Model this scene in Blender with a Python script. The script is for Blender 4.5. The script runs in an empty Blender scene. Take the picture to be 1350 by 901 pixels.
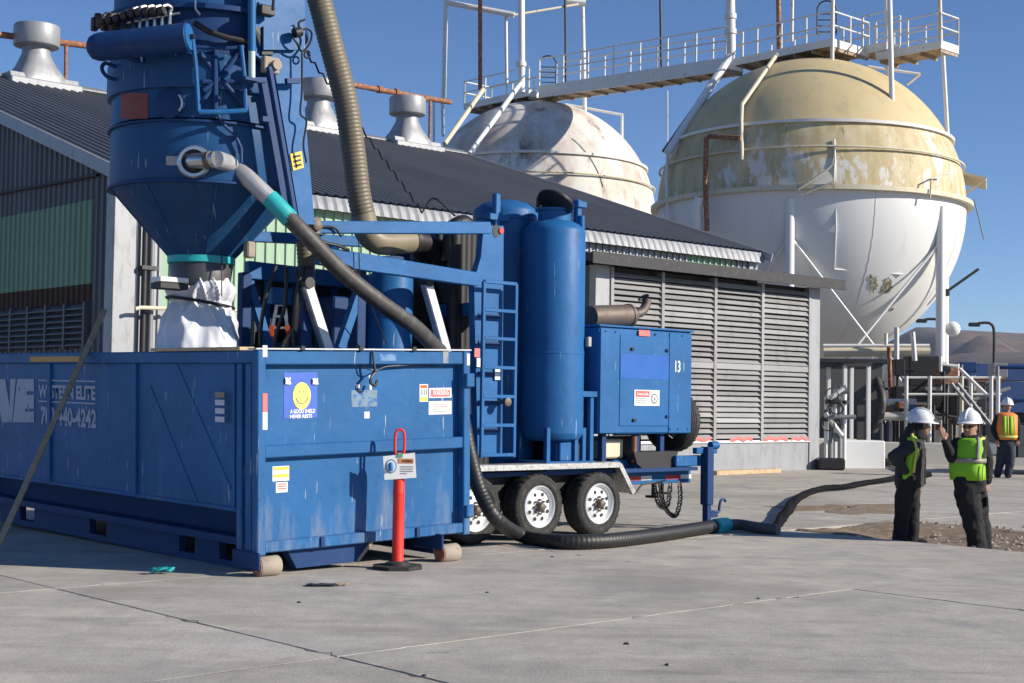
import bpy, bmesh, math, random
from mathutils import Vector, Matrix, Euler
random.seed(7)
R=math.radians
sc=bpy.context.scene
COL=sc.collection
# ------------------------------------------------------------------ camera
F=1900.0; CX=675.0; CY=450.5; EYE=1.6
PITCH=math.atan((530-450.5)/F); ROLL=.015
fw=Vector((0,math.cos(PITCH),math.sin(PITCH))); r0=Vector((1,0,0)); u0=Vector((0,-math.sin(PITCH),math.cos(PITCH)))
RT=math.cos(ROLL)*r0+math.sin(ROLL)*u0; UP=math.cos(ROLL)*u0-math.sin(ROLL)*r0
cam=bpy.data.cameras.new('camera'); camo=bpy.data.objects.new('camera',cam); COL.objects.link(camo)
cam.sensor_width=36; cam.lens=F/1350*36; cam.clip_start=.1; cam.clip_end=20000
M3=Matrix((RT,UP,-fw)).transposed()
camo.matrix_world=Matrix.Translation((0,0,EYE))@M3.to_4x4()
sc.camera=camo
# ------------------------------------------------------------------ sky, sun, exposure
SUN_EL=R(25); sx,sy=.970,-.242                     # the sun stands to the right, a little behind the camera
wd=bpy.data.worlds.new('World'); sc.world=wd; wd.use_nodes=True
nt=wd.node_tree; bg=nt.nodes['Background']; sk=nt.nodes.new('ShaderNodeTexSky'); sk.sky_type='NISHITA'; sk.sun_disc=False
sk.sun_elevation=SUN_EL; sk.sun_rotation=math.atan2(sx,sy); sk.altitude=1300; sk.air_density=.85; sk.dust_density=0; sk.ozone_density=7
nt.links.new(sk.outputs[0],bg.inputs[0]); bg.inputs[1].default_value=.098
sl=bpy.data.lights.new('sun','SUN'); sl.energy=5.0; sl.angle=R(.5); sl.color=(1,.92,.79)
so=bpy.data.objects.new('sun',sl); COL.objects.link(so)
sd=Vector((sx*math.cos(SUN_EL),sy*math.cos(SUN_EL),math.sin(SUN_EL))).normalized()
so.rotation_euler=sd.to_track_quat('Z','Y').to_euler()
vs=sc.view_settings; vs.view_transform='Standard'; vs.look='None'; vs.exposure=.42; vs.gamma=1; vs.use_curve_mapping=False
sc.render.engine='CYCLES'
# ------------------------------------------------------------------ helpers
def ray(px,py): return fw*F+RT*(px-CX)-UP*(py-CY)
def gnd(px,py,z=0.0):
    d=ray(px,py); return Vector((0,0,EYE))+d*((z-EYE)/d.z)
def at(px,py,Z):
    d=ray(px,py); return Vector((0,0,EYE))+d*(Z/d.y)
def tag(o,label,cat=None,group=None,kind=None):
    if label: o['label']=label
    if cat: o['category']=cat
    if group: o['group']=group
    if kind: o['kind']=kind
    return o
class Frame:
    """a thing: an Empty at its base; on() reads a point of one of its planes"""
    def __init__(s,name,o,ang=0,label=None,cat=None,group=None,rx=0,ry=0):
        s.root=bpy.data.objects.new(name,None); COL.objects.link(s.root); s.root.empty_display_size=.2
        s.root.location=o; s.root.rotation_euler=(rx,ry,ang)
        s.m=Matrix.Translation(o)@Euler((rx,ry,ang)).to_matrix().to_4x4(); s.i=s.m.inverted()
        tag(s.root,label,cat,group)
    def on(s,px,py,x=None,y=None,z=None):
        c=s.i@Vector((0,0,EYE)); d=s.i.to_3x3()@ray(px,py)
        k=0 if x is not None else 1 if y is not None else 2
        val=(x,y,z)[k]
        return c+d*((val-c[k])/d[k])
    def loc(s,P): return s.i@Vector(P)
    def w(s,l): return s.m@Vector(l)
class MB:
    def __init__(s): s.v=[]; s.f=[]; s.mi=[]; s.cur=0
    def add(s,v,f):
        b=len(s.v); s.v+= [tuple(p) for p in v]; s.f+=[tuple(b+i for i in q) for q in f]; s.mi+=[s.cur]*len(f); return s
    def hexa(s,P,c=0):
        # P: 8 corners, index bits x,y,z
        if c<=0: return s.add(P,[(0,2,3,1),(4,5,7,6),(0,1,5,4),(2,6,7,3),(0,4,6,2),(1,3,7,5)])
        P=[Vector(p) for p in P]; vs=[]; idx={}
        def edge(i,a): return P[i^(1<<a)]-P[i]
        for i in range(8):
            for a in range(3):
                # vertex lying on the face normal to axis a, inset along the two others
                p=P[i].copy()
                for b in range(3):
                    if b!=a:
                        e=edge(i,b); L=e.length; p+=e*(min(c,L*.45)/max(L,1e-9))
                idx[(i,a)]=len(vs); vs.append(p)
        fs=[]
        for a in range(3):
            b,d=(a+1)%3,(a+2)%3
            for sgn in (0,1):
                base=sgn<<a; q=[base,base|1<<b,base|1<<b|1<<d,base|1<<d]
                if not sgn: q=q[::-1]
                fs.append([idx[(k,a)] for k in q])
        for a in range(3):
            b,d=(a+1)%3,(a+2)%3
            for sb in (0,1):
                for s2 in (0,1):
                    i=sb<<b|s2<<d; j=i|1<<a
                    q=[idx[(i,b)],idx[(j,b)],idx[(j,d)],idx[(i,d)]]
                    if (sb^s2): q=q[::-1]
                    fs.append(q)
        for i in range(8):
            q=[idx[(i,0)],idx[(i,1)],idx[(i,2)]]
            if bin(i).count('1')%2==0: q=q[::-1]
            fs.append(q)
        return s.add(vs,fs)
    def box(s,x0,x1,y0,y1,z0,z1,c=0):
        return s.hexa([(x1 if i&1 else x0,y1 if i&2 else y0,z1 if i&4 else z0) for i in range(8)],c)
    def beam(s,p0,p1,w,h,up=(0,0,1),c=0,w2=None,h2=None):
        p0=Vector(p0);p1=Vector(p1);d=(p1-p0).normalized();up=Vector(up)
        a=d.cross(up)
        if a.length<1e-4: a=d.cross(Vector((0,1,0)))
        a.normalize(); b=a.cross(d)
        w2=w if w2 is None else w2; h2=h if h2 is None else h2
        P=[]
        for i in range(8):
            p,W,H=(p1,w2,h2) if i&1 else (p0,w,h)
            P.append(p+a*(-W/2 if i&2 else W/2)+b*(H/2 if i&4 else -H/2))
        return s.hexa(P,c)
    def ring(s,c,a,b,ra,rb,n): return [c+a*(ra*math.cos(2*math.pi*k/n))+b*(rb*math.sin(2*math.pi*k/n)) for k in range(n)]
    def skinrings(s,rings,cap0=True,cap1=True):
        n=len(rings[0]); v=[p for r in rings for p in r]; f=[]
        for i in range(len(rings)-1):
            for k in range(n):
                k2=(k+1)%n; f.append((i*n+k,i*n+k2,(i+1)*n+k2,(i+1)*n+k))
        if cap0: f.append(tuple(range(n))[::-1])
        if cap1: f.append(tuple((len(rings)-1)*n+k for k in range(n)))
        return s.add(v,f)
    def tube(s,pts,r,n=10,cap=True):
        pts=[Vector(p) for p in pts]; N=len(pts)
        rr=list(r) if hasattr(r,'__len__') else [r]*N
        T=[(pts[min(i+1,N-1)]-pts[max(i-1,0)]).normalized() for i in range(N)]
        a=T[0].cross(Vector((0,0,1)))
        if a.length<.05: a=T[0].cross(Vector((1,0,0)))
        a.normalize(); rings=[]
        for i in range(N):
            a=(a-T[i]*a.dot(T[i])); a.normalize(); b=T[i].cross(a)
            rings.append(s.ring(pts[i],a,b,rr[i],rr[i],n))
        return s.skinrings(rings,cap,cap)
    def cyl(s,p0,p1,r,r2=None,n=16,cap=True): return s.tube([p0,p1],[r,r if r2 is None else r2],n,cap)
    def lathe(s,prof,n=32,c=(0,0,0),ax=(0,0,1),cap=True,ph=0):
        ax=Vector(ax).normalized(); a=ax.cross(Vector((0,0,1)))
        if a.length<.05: a=Vector((1,0,0))
        a.normalize(); b=ax.cross(a); c=Vector(c)
        a,b=a*math.cos(ph)+b*math.sin(ph),b*math.cos(ph)-a*math.sin(ph)
        rings=[s.ring(c+ax*z,a,b,r,r,n) for r,z in prof]
        return s.skinrings(rings,cap,cap)
    def prism(s,poly,o,u,v,th):
        o=Vector(o);u=Vector(u);v=Vector(v);nn=u.cross(v).normalized()*th; n=len(poly)
        A=[o+u*p[0]+v*p[1] for p in poly]; B=[p+nn for p in A]
        f=[tuple(range(n))[::-1],tuple(range(n,2*n))]+[(k,(k+1)%n,n+(k+1)%n,n+k) for k in range(n)]
        return s.add(A+B,f)
    def grid(s,rows):
        m=len(rows[0]); v=[p for r in rows for p in r]
        f=[(i*m+k,i*m+k+1,(i+1)*m+k+1,(i+1)*m+k) for i in range(len(rows)-1) for k in range(m-1)]
        return s.add(v,f)
    def mesh(s,name,mats,smooth=True,ang=35):
        me=bpy.data.meshes.new(name); me.from_pydata(s.v,[],s.f)
        for m in (mats if isinstance(mats,(list,tuple)) else [mats]): me.materials.append(m)
        if len(me.materials)>1:
            for p,i in zip(me.polygons,s.mi): p.material_index=i
        bm=bmesh.new(); bm.from_mesh(me); bmesh.ops.recalc_face_normals(bm,faces=bm.faces); bm.to_mesh(me); bm.free()
        if smooth:
            me.shade_smooth(); me.set_sharp_from_angle(angle=R(ang))
        return me
    def build(s,name,mats,parent=None,smooth=True,ang=35):
        o=bpy.data.objects.new(name,s.mesh(name,mats,smooth,ang)); COL.objects.link(o)
        if parent is not None: o.parent=getattr(parent,'root',parent)
        return o
def inst(me,name,parent,loc=(0,0,0),rot=(0,0,0),scale=(1,1,1)):
    o=bpy.data.objects.new(name,me); COL.objects.link(o); o.parent=getattr(parent,'root',parent) if parent else None
    o.location=loc; o.rotation_euler=rot; o.scale=scale; return o
def curve(pts,n=8):
    P=[Vector(p) for p in pts]; P=[P[0]*2-P[1]]+P+[P[-1]*2-P[-2]]; out=[]
    for i in range(1,len(P)-2):
        a,b,c,d=P[i-1:i+3]
        for k in range(n):
            t=k/n; out.append(.5*((2*b)+(c-a)*t+(2*a-5*b+4*c-d)*t*t+(3*b-a-3*c+d)*t**3))
    out.append(P[-2]); return out
def copy_tree(o,parent=None):
    c=o.copy(); COL.objects.link(c); c.parent=parent
    for ch in list(o.children): copy_tree(ch,c)
    return c
# ------------------------------------------------------------------ materials
def new_mat(name):
    m=bpy.data.materials.new(name); m.use_nodes=True; n=m.node_tree; return m,n,n.nodes['Principled BSDF']
def N(n,t,**k):
    x=n.nodes.new(t)
    for a,b in k.items():
        if a in x.inputs: x.inputs[a].default_value=b
        else: setattr(x,a,b)
    return x
def noise(n,co,scale,detail=4,rough=.6,st=None):
    if st is not None:
        mp=N(n,'ShaderNodeMapping'); mp.inputs['Scale'].default_value=st; n.links.new(co,mp.inputs[0]); co=mp.outputs[0]
    x=N(n,'ShaderNodeTexNoise',Scale=scale,Detail=detail,Roughness=rough); n.links.new(co,x.inputs['Vector']); return x.outputs['Fac']
def ramp(n,fac,a,b,c0=(0,0,0,1),c1=(1,1,1,1)):
    x=N(n,'ShaderNodeValToRGB'); e=x.color_ramp.elements; e[0].position=a; e[1].position=b; e[0].color=c0; e[1].color=c1
    n.links.new(fac,x.inputs[0]); return x.outputs[0]
def mixc(n,fac,a,b):
    x=N(n,'ShaderNodeMix',data_type='RGBA')
    if hasattr(fac,'links'): n.links.new(fac,x.inputs[0])
    else: x.inputs[0].default_value=fac
    for s,val in ((6,a),(7,b)):
        if hasattr(val,'links'): n.links.new(val,x.inputs[s])
        else: x.inputs[s].default_value=(*val,1)
    return x.outputs[2]
def bump(n,b,h,st=.3,dist=.01):
    x=N(n,'ShaderNodeBump',Strength=st,Distance=dist); n.links.new(h,x.inputs['Height']); n.links.new(x.outputs[0],b.inputs['Normal'])
def coords(n,pos=True):
    return (N(n,'ShaderNodeNewGeometry').outputs['Position'] if pos else N(n,'ShaderNodeTexCoord').outputs['Object'])
def S(name,col,rough=.6,metal=0,var=.18,scale=6,worn=None,wa=(.62,.72),ws=9,streak=False,bmp=.0,bs=60,pos=True,spec=None,orand=0):
    m,n,b=new_mat(name); co=coords(n,pos)
    st=(1,1,.18) if streak else None
    f=noise(n,co,scale,5,.6,st)
    d=tuple(c*(1-var) for c in col); l=tuple(min(1,c*(1+var)) for c in col)
    c=mixc(n,f,d,l)
    if worn is not None:
        g=noise(n,co,ws,8,.7,(1,1,.35) if streak else None)
        c=mixc(n,ramp(n,g,*wa),c,worn)
    if orand:
        oi=N(n,'ShaderNodeObjectInfo'); mr=N(n,'ShaderNodeMapRange'); mr.inputs[3].default_value=1-orand; mr.inputs[4].default_value=1+orand*.6; n.links.new(oi.outputs['Random'],mr.inputs[0])
        x_=N(n,'ShaderNodeMix',data_type='RGBA',blend_type='MULTIPLY'); x_.inputs[0].default_value=1; n.links.new(c,x_.inputs[6]); n.links.new(mr.outputs[0],x_.inputs[7]); c=x_.outputs[2]
    n.links.new(c,b.inputs['Base Color']); b.inputs['Metallic'].default_value=metal
    if metal<.5:
        rr=N(n,'ShaderNodeMapRange'); rr.inputs[3].default_value=max(.02,rough-.1); rr.inputs[4].default_value=min(1,rough+.12); n.links.new(f,rr.inputs[0]); n.links.new(rr.outputs[0],b.inputs['Roughness'])
    else: b.inputs['Roughness'].default_value=rough
    if spec is not None: b.inputs['Specular IOR Level'].default_value=spec
    if bmp: bump(n,b,noise(n,co,bs,4,.6),bmp,.006)
    return m
def equip(name,base,worn,chip,amount,dusty):
    """sun-faded equipment paint: fading, run marks, scratches in three directions, chips, dust smears"""
    m,n,b=new_mat(name); co=coords(n)
    f=noise(n,co,1.3,6,.62); c=mixc(n,ramp(n,f,.25,.75),tuple(x*.78 for x in base),tuple(x*1.16 for x in base))
    c=mixc(n,ramp(n,noise(n,co,4.5,8,.7,(1,1,.16)),.60,.82),c,worn)
    c=mixc(n,ramp(n,noise(n,co,3.1,7,.7),.62,.74),c,tuple(x*.62 for x in base))
    for rot,sc_ in (((.3,.2,.4),(26,2.2,2.2)),((1.1,.3,.9),(30,2.4,2.4)),((.2,1.2,.3),(24,1.8,1.8))):
        mp=N(n,'ShaderNodeMapping'); mp.inputs['Rotation'].default_value=rot; mp.inputs['Scale'].default_value=sc_; n.links.new(co,mp.inputs[0])
        k=N(n,'ShaderNodeTexNoise',Scale=1.0,Detail=3,Roughness=.5); n.links.new(mp.outputs[0],k.inputs['Vector'])
        c=mixc(n,ramp(n,k.outputs['Fac'],.735-amount,.765-amount),c,chip)
    ch=ramp(n,noise(n,co,17,6,.8),.715-amount,.735-amount); c=mixc(n,ch,c,chip)
    ru=ramp(n,noise(n,co,7,8,.75,(1,1,.3)),.70-amount*.6,.76-amount*.6); c=mixc(n,ru,c,(.13,.075,.05))
    if dusty:
        sx_=N(n,'ShaderNodeSeparateXYZ'); n.links.new(co,sx_.inputs[0]); mr=N(n,'ShaderNodeMapRange'); mr.inputs[1].default_value=1.1; mr.inputs[2].default_value=.2; mr.inputs[3].default_value=0; mr.inputs[4].default_value=.22; n.links.new(sx_.outputs[2],mr.inputs[0])
        ad=N(n,'ShaderNodeMath',operation='ADD'); n.links.new(noise(n,co,5,8,.7,(1,1,.22)),ad.inputs[0]); n.links.new(mr.outputs[0],ad.inputs[1])
        c=mixc(n,ramp(n,ad.outputs[0],.64,.92,(0,0,0,1),(.55,.55,.55,1)),c,(.27,.29,.32))
    n.links.new(c,b.inputs['Base Color']); b.inputs['Roughness'].default_value=.5; b.inputs['Specular IOR Level'].default_value=.25
    bump(n,b,noise(n,co,1.7,4,.55),.45,.035); return m
BLUE=equip('blue_paint',(.016,.114,.31),(.06,.17,.33),(.22,.30,.38),.01,False)
BLUE2=equip('container_blue_paint',(.0155,.112,.30),(.07,.18,.33),(.28,.34,.40),.03,True)
HOPB=equip('hopper_shade_darkened_blue_paint',(.012,.074,.205),(.05,.12,.25),(.20,.26,.33),.02,False)  # base blue darkened all over to stand in for shade on the left side
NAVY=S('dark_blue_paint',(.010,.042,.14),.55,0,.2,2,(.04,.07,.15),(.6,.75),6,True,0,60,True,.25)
BLACK=S('black_paint',(.012,.012,.014),.55,0,.25,6)
DKMET=S('dark_steel',(.05,.05,.055),.5,.6,.3,8,(.10,.06,.04),(.55,.7),12)
STEEL=S('bright_steel',(.55,.56,.57),.32,.9,.15,8)
GALV=S('galvanised_steel',(.31,.32,.34),.5,.25,.14,3,(.26,.26,.27),(.5,.62),7,True,orand=0.06)
GALVD=S('weathered_galvanised',(.22,.225,.24),.55,.3,.18,2.5,(.30,.30,.30),(.55,.7),6,True)
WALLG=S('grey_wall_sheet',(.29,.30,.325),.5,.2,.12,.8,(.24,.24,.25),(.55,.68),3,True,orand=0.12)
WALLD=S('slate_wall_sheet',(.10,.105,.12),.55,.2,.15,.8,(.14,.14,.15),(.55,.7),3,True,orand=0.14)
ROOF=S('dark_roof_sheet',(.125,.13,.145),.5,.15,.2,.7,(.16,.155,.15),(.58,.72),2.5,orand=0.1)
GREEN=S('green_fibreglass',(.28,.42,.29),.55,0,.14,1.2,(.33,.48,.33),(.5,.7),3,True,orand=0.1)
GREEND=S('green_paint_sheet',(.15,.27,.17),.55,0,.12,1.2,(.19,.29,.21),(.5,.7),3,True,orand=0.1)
RUST=S('rusty_steel',(.26,.10,.055),.8,.1,.35,7,(.45,.30,.18),(.5,.64),10,False,.2,40)
RUSTD=S('rust_brown_sheet',(.055,.027,.02),.8,0,.3,3)
WHITE=S('white_paint',(.74,.74,.73),.5,0,.06,2,(.55,.50,.42),(.62,.74),5,True)
CREAM=S('cream_pipe_paint',(.62,.56,.42),.55,0,.12,2,(.36,.22,.12),(.58,.68),6,True)
RAILW=S('white_rail_paint',(.70,.69,.66),.55,0,.1,2,(.38,.22,.13),(.60,.68),5)
DECKM=S('rusty_deck_underside',(.30,.21,.13),.8,0,.3,2,(.40,.36,.30),(.45,.6),4)
CORR=S('louvre_grey_paint',(.30,.30,.305),.5,.1,.08,1,(.22,.21,.20),(.52,.68),4,True,orand=0.16)
BLKROOF=S('black_roof_edge',(.03,.03,.034),.7,0,.3,3,(.09,.08,.07),(.55,.7),6)
RUBBER=S('tyre_rubber',(.022,.022,.022),.8,0,.25,8,(.07,.065,.06),(.5,.72),14,False,.25,70)
HOSEB=S('black_hose_rubber',(.016,.016,.017),.5,0,.3,8,(.05,.048,.045),(.6,.8),12)
HOSET=S('tan_hose',(.155,.13,.088),.5,0,.18,5)
HOSEG=S('grey_foil_wrap',(.42,.42,.43),.45,.35,.25,12,None,(.6,.7),9,False,.5,45)
HOSED=S('dark_grey_hose',(.055,.05,.048),.55,0,.2,8,(.10,.095,.09),(.5,.7),10)
TEAL=S('teal_tape',(.02,.38,.40),.45,0,.15,15,None,(.6,.7),9,False,.2,60)
RIM=S('white_wheel_rim',(.72,.73,.74),.35,.15,.06,6,(.35,.33,.30),(.62,.72),14)
CHALK=S('worn_roller_tan',(.33,.28,.225),.8,0,.2,10,(.25,.17,.12),(.55,.65),14,False,.2,60)
SIGNW=S('sign_white',(.78,.78,.77),.5,0,.04,6)
INKW=S('lettering_white',(.60,.62,.68),.6,0,.08,8,(.10,.14,.28),(.62,.70),9)
INKG=S('faded_white_lettering',(.42,.44,.52),.6,0,.12,8,(.03,.06,.16),(.60,.66),11)
INKB=S('ink_black',(.015,.015,.016),.6)
INKGR=S('ink_grey',(.25,.25,.26),.6)
RED=S('red_reflector',(.52,.03,.035),.4,0,.1,20)
REDD=S('dull_red_decal',(.22,.045,.035),.6,0,.25,14)
PINK=S('faded_red_print',(.70,.16,.15),.55,0,.1,20)
YEL=S('yellow_sticker',(.80,.52,.05),.5,0,.08,14)
SMILE=S('smiley_yellow',(.86,.76,.16),.5,0,.06,14)
STBLUE=S('sticker_blue',(.045,.12,.52),.45,0,.1,10)
ORANGEB=S('amber_reflector',(.55,.27,.03),.5,0,.2,14)
SAFE=S('orange_red_plastic',(.80,.035,.02),.42,0,.08,6)
WOOD=S('raw_timber',(.52,.38,.23),.75,0,.2,4,(.36,.25,.15),(.5,.66),12,False,.15,50)
WOODG=S('grey_weathered_timber',(.34,.27,.19),.8,0,.22,4,(.2,.16,.12),(.5,.66),12,False,.15,50)
PLASTIC=S('white_plastic_sheet',(.60,.61,.65),.35,0,.06,6,None,(.6,.7),9,False,.25,9)
MUFF=S('heat_stained_muffler',(.14,.115,.10),.6,.4,.25,7,(.14,.09,.07),(.5,.66),9)
ORANGE=S('orange_plastic',(.62,.10,.02),.5)
TANKY=S('tan_tank_paint',(.56,.45,.25),.6,0,.12,.5,(.40,.34,.21),(.52,.74),1.6,True)
TANKW=S('white_tank_paint',(.70,.70,.69),.55,0,.05,.4,(.60,.56,.50),(.60,.75),1.2,True)
CONCB=S('pale_concrete',(.50,.48,.44),.85,0,.12,2,(.36,.34,.31),(.55,.7),4,False,.2,30)
BLUET=S('navy_truck_paint',(.02,.055,.17),.4,0,.1,2)
def peel():
    m,n,b=new_mat('peeling_tan_and_white_tank_paint'); co=coords(n,False)
    g=noise(n,co,1.1,10,.74,(1,1,.5)); h=noise(n,co,5,5,.6,(1,1,.15)); k=noise(n,co,.45,5,.6)
    y=mixc(n,h,(.36,.275,.13),(.56,.45,.25)); y=mixc(n,ramp(n,noise(n,co,2.2,8,.7,(1,1,.3)),.42,.66),y,(.60,.52,.34)); w=mixc(n,h,(.56,.54,.50),(.70,.69,.66))
    ad=N(n,'ShaderNodeMath',operation='ADD'); mu=N(n,'ShaderNodeMath',operation='MULTIPLY'); mu.inputs[1].default_value=.5; n.links.new(k,mu.inputs[0]); n.links.new(g,ad.inputs[0]); n.links.new(mu.outputs[0],ad.inputs[1])
    c=mixc(n,ramp(n,ad.outputs[0],.785,.83),y,w); c=mixc(n,ramp(n,noise(n,co,3,8,.75,(1,1,.2)),.60,.68),c,(.22,.165,.09))
    n.links.new(c,b.inputs['Base Color']); b.inputs['Roughness'].default_value=.65; return m
PEEL=peel()
def stained():
    m,n,b=new_mat('stained_white_tank_paint'); co=coords(n,False)
    g=noise(n,co,.6,8,.7,(1,1,.5)); h=noise(n,co,.9,8,.7,(1,1,.35))
    c=mixc(n,ramp(n,g,.44,.62),(.66,.645,.61),(.48,.40,.34)); c=mixc(n,ramp(n,h,.56,.70),c,(.24,.16,.12))
    n.links.new(c,b.inputs['Base Color']); b.inputs['Roughness'].default_value=.65; return m
STAIN=stained()
def concrete(name,a,b_,dirt):
    m,n,b=new_mat(name); co=coords(n)
    f=noise(n,co,.55,8,.62); g=noise(n,co,.22,6,.6,(1,1,1)); s=noise(n,co,1.2,8,.7,(.35,1.3,1)); k=noise(n,co,40,4,.7)
    c=mixc(n,ramp(n,f,.3,.7),a,b_)
    c=mixc(n,ramp(n,s,.50,.68),c,dirt); 
    c=mixc(n,ramp(n,g,.50,.64),c,tuple(x*.70 for x in a))
    w=noise(n,co,.9,10,.72,(.25,1.0,1)); c=mixc(n,ramp(n,w,.57,.70),c,(.235,.215,.19)); c=mixc(n,ramp(n,w,.30,.42,(1,1,1,1),(0,0,0,1)),c,(.50,.48,.455))
    c=mixc(n,ramp(n,noise(n,co,2.3,10,.76),.40,.62,(.0,.0,.0,1),(.55,.55,.55,1)),c,tuple(x*.62 for x in a))
    c=mixc(n,ramp(n,noise(n,co,.75,9,.7,(1,.6,1)),.50,.66,(0,0,0,1),(.7,.7,.7,1)),c,(.29,.275,.275))
    c=mixc(n,ramp(n,noise(n,co,3.4,9,.75,(.5,1,1)),.62,.70,(0,0,0,1),(.8,.8,.8,1)),c,(.19,.165,.14))
    sp=ramp(n,noise(n,co,11,7,.8),.63,.69); c=mixc(n,sp,c,tuple(x*.5 for x in dirt))
    x=N(n,'ShaderNodeMix',data_type='RGBA',blend_type='MULTIPLY'); x.inputs[0].default_value=.35; n.links.new(c,x.inputs[6]); n.links.new(ramp(n,k,.25,.75,(.55,.55,.55,1)),x.inputs[7])
    oi=N(n,'ShaderNodeObjectInfo'); mr=N(n,'ShaderNodeMapRange'); mr.inputs[3].default_value=.93; mr.inputs[4].default_value=1.05; n.links.new(oi.outputs['Random'],mr.inputs[0])
    y=N(n,'ShaderNodeMix',data_type='RGBA',blend_type='MULTIPLY'); y.inputs[0].default_value=1; n.links.new(x.outputs[2],y.inputs[6]); n.links.new(mr.outputs[0],y.inputs[7])
    n.links.new(y.outputs[2],b.inputs['Base Color']); b.inputs['Roughness'].default_value=.88
    ad=N(n,'ShaderNodeMath',operation='ADD'); n.links.new(noise(n,co,14,8,.7),ad.inputs[0]); n.links.new(k,ad.inputs[1])
    bump(n,b,ad.outputs[0],.5,.008); return m
CONC=concrete('worn_concrete',(.50,.455,.39),(.57,.525,.46),(.38,.34,.295))
DIRT=S('brown_dirt',(.20,.145,.095),.95,0,.35,5,(.32,.26,.19),(.5,.62),9,False,.8,25)
DESERT=S('desert_ground',(.30,.25,.20),.95,0,.2,.1,(.22,.19,.15),(.5,.65),.6,False,.4,6)
HILL=S('hill_rock',(.145,.10,.088),.95,0,.4,.006,(.075,.06,.062),(.42,.58),.018)
# ------------------------------------------------------------------ text and small plates
def text_mesh(body,bold=.0,space=1.0):
    cu=bpy.data.curves.new('lettering','FONT'); cu.body=body; cu.size=1; cu.offset=bold; cu.space_character=space; cu.resolution_u=3; cu.fill_mode='FRONT'
    o=bpy.data.objects.new('lettering',cu); COL.objects.link(o); dg=bpy.context.evaluated_depsgraph_get()
    me=bpy.data.meshes.new_from_object(o.evaluated_get(dg)); bpy.data.objects.remove(o); bpy.data.curves.remove(cu); return me
def lettering(parent,body,o,u,v,w,h,mat,bold=.01,space=1.0,name='lettering'):
    """letters fitted to w x h, lower left corner at o, thin and real"""
    me=text_mesh(body,bold,space); xs=[p.co.x for p in me.vertices]; ys=[p.co.y for p in me.vertices]
    x0,x1,y0,y1=min(xs),max(xs),min(ys),max(ys); o=Vector(o);u=Vector(u).normalized();v=Vector(v).normalized();nn=u.cross(v)
    for p in me.vertices:
        c=p.co; p.co=o+u*((c.x-x0)/(x1-x0)*w)+v*((c.y-y0)/(y1-y0)*h)+nn*.0025
    me.materials.clear(); me.materials.append(mat)
    ob=bpy.data.objects.new(name,me); COL.objects.link(ob); ob.parent=getattr(parent,'root',parent); return ob
def plate(parent,name,o,u,v,w,h,mat,th=.003,off=.0):
    o=Vector(o);u=Vector(u).normalized();v=Vector(v).normalized();nn=u.cross(v); o=o+nn*off
    return MB().prism([(0,0),(w,0),(w,h),(0,h)],o,u,v,th).build(name,mat,parent,False)
def disc(parent,name,o,u,v,r,mat,th=.003,off=0,n=28,rb=None):
    o=Vector(o);u=Vector(u).normalized();v=Vector(v).normalized(); o=o+u.cross(v)*off; rb=rb or r
    return MB().prism([(r*math.cos(2*math.pi*k/n),rb*math.sin(2*math.pi*k/n)) for k in range(n)],o,u,v,th).build(name,mat,parent,False)
# ================================================================== SETTING
GA=math.atan2(1,1.1)                      # the yard, the building and the machines share one grid
gx=Vector((math.cos(GA),math.sin(GA),0)); gy=Vector((-math.sin(GA),math.cos(GA),0))
def GW(x,y,z=0): return gx*x+gy*y+Vector((0,0,z))
def struct(o): o['kind']='structure'; return o
ground=struct(MB().grid([[Vector((x,y,-.16)) for x in (-9000,-400,-60,0,60,400,9000)] for y in (-600,-60,0,30,60,120,500,9000)]).build('ground',DESERT,None,False))
# concrete slabs with open joints, one object each
apron=bpy.data.objects.new('concrete_apron',None); COL.objects.link(apron); struct(apron)
def slab(x0,x1,y0,y1):
    g=.005; r=random.uniform; mb=MB(); pts=[]
    z=r(-.003,.003)
    def edge(a,b):
        L=math.hypot(b[0]-a[0],b[1]-a[1]); n=max(2,int(L/.07)); nx,ny=-(b[1]-a[1])/L,(b[0]-a[0])/L
        for k in range(n):
            t=k/n; w=r(0,.006)+(r(.01,.06) if r(0,1)<.07 else 0)
            if k==0: w=.004
            pts.append((a[0]+(b[0]-a[0])*t+nx*w,a[1]+(b[1]-a[1])*t+ny*w))
    a,b,c,d=(x0+g,y0+g),(x1-g,y0+g),(x1-g,y1-g),(x0+g,y1-g)
    edge(a,b);edge(b,c);edge(c,d);edge(d,a)
    cx,cy=(x0+x1)/2,(y0+y1)/2; n=len(pts)
    top=[GW(x+(.003 if x<cx else -.003)*(abs(x-cx)>(x1-x0)/2-.08),y+(.003 if y<cy else -.003)*(abs(y-cy)>(y1-y0)/2-.08),z) for x,y in pts]
    mid=[GW(x,y,z-.008) for x,y in pts]; bot=[GW(x,y,-.15) for x,y in pts]
    mb.add(top+mid+bot,[tuple(range(n))]+[(k,n+k,n+(k+1)%n,(k+1)%n) for k in range(n)]+[(n+k,2*n+k,2*n+(k+1)%n,n+(k+1)%n) for k in range(n)])
    mb.build('slab',CONC,apron,False)
XS=[-11.2,-5.7,-.2,5.3,10.8,15.25]; YS=[-25.6,-20.1,-14.6,-9.1,-3.6,1.9,7.4,11.4,16.9,22.4,27.9,33.4]
for i in range(len(XS)-1):
    for j in range(len(YS)-1): 
        c=GW((XS[i]+XS[i+1])/2,(YS[j]+YS[j+1])/2)
        if -6<c.y<50 and abs(c.x)<c.y*.55+9: slab(XS[i],XS[i+1],YS[j],YS[j+1])
X2=[15.25,17.75,22.2,26.6,31.0,35.4,39.8,44.2,48.6]
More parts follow.
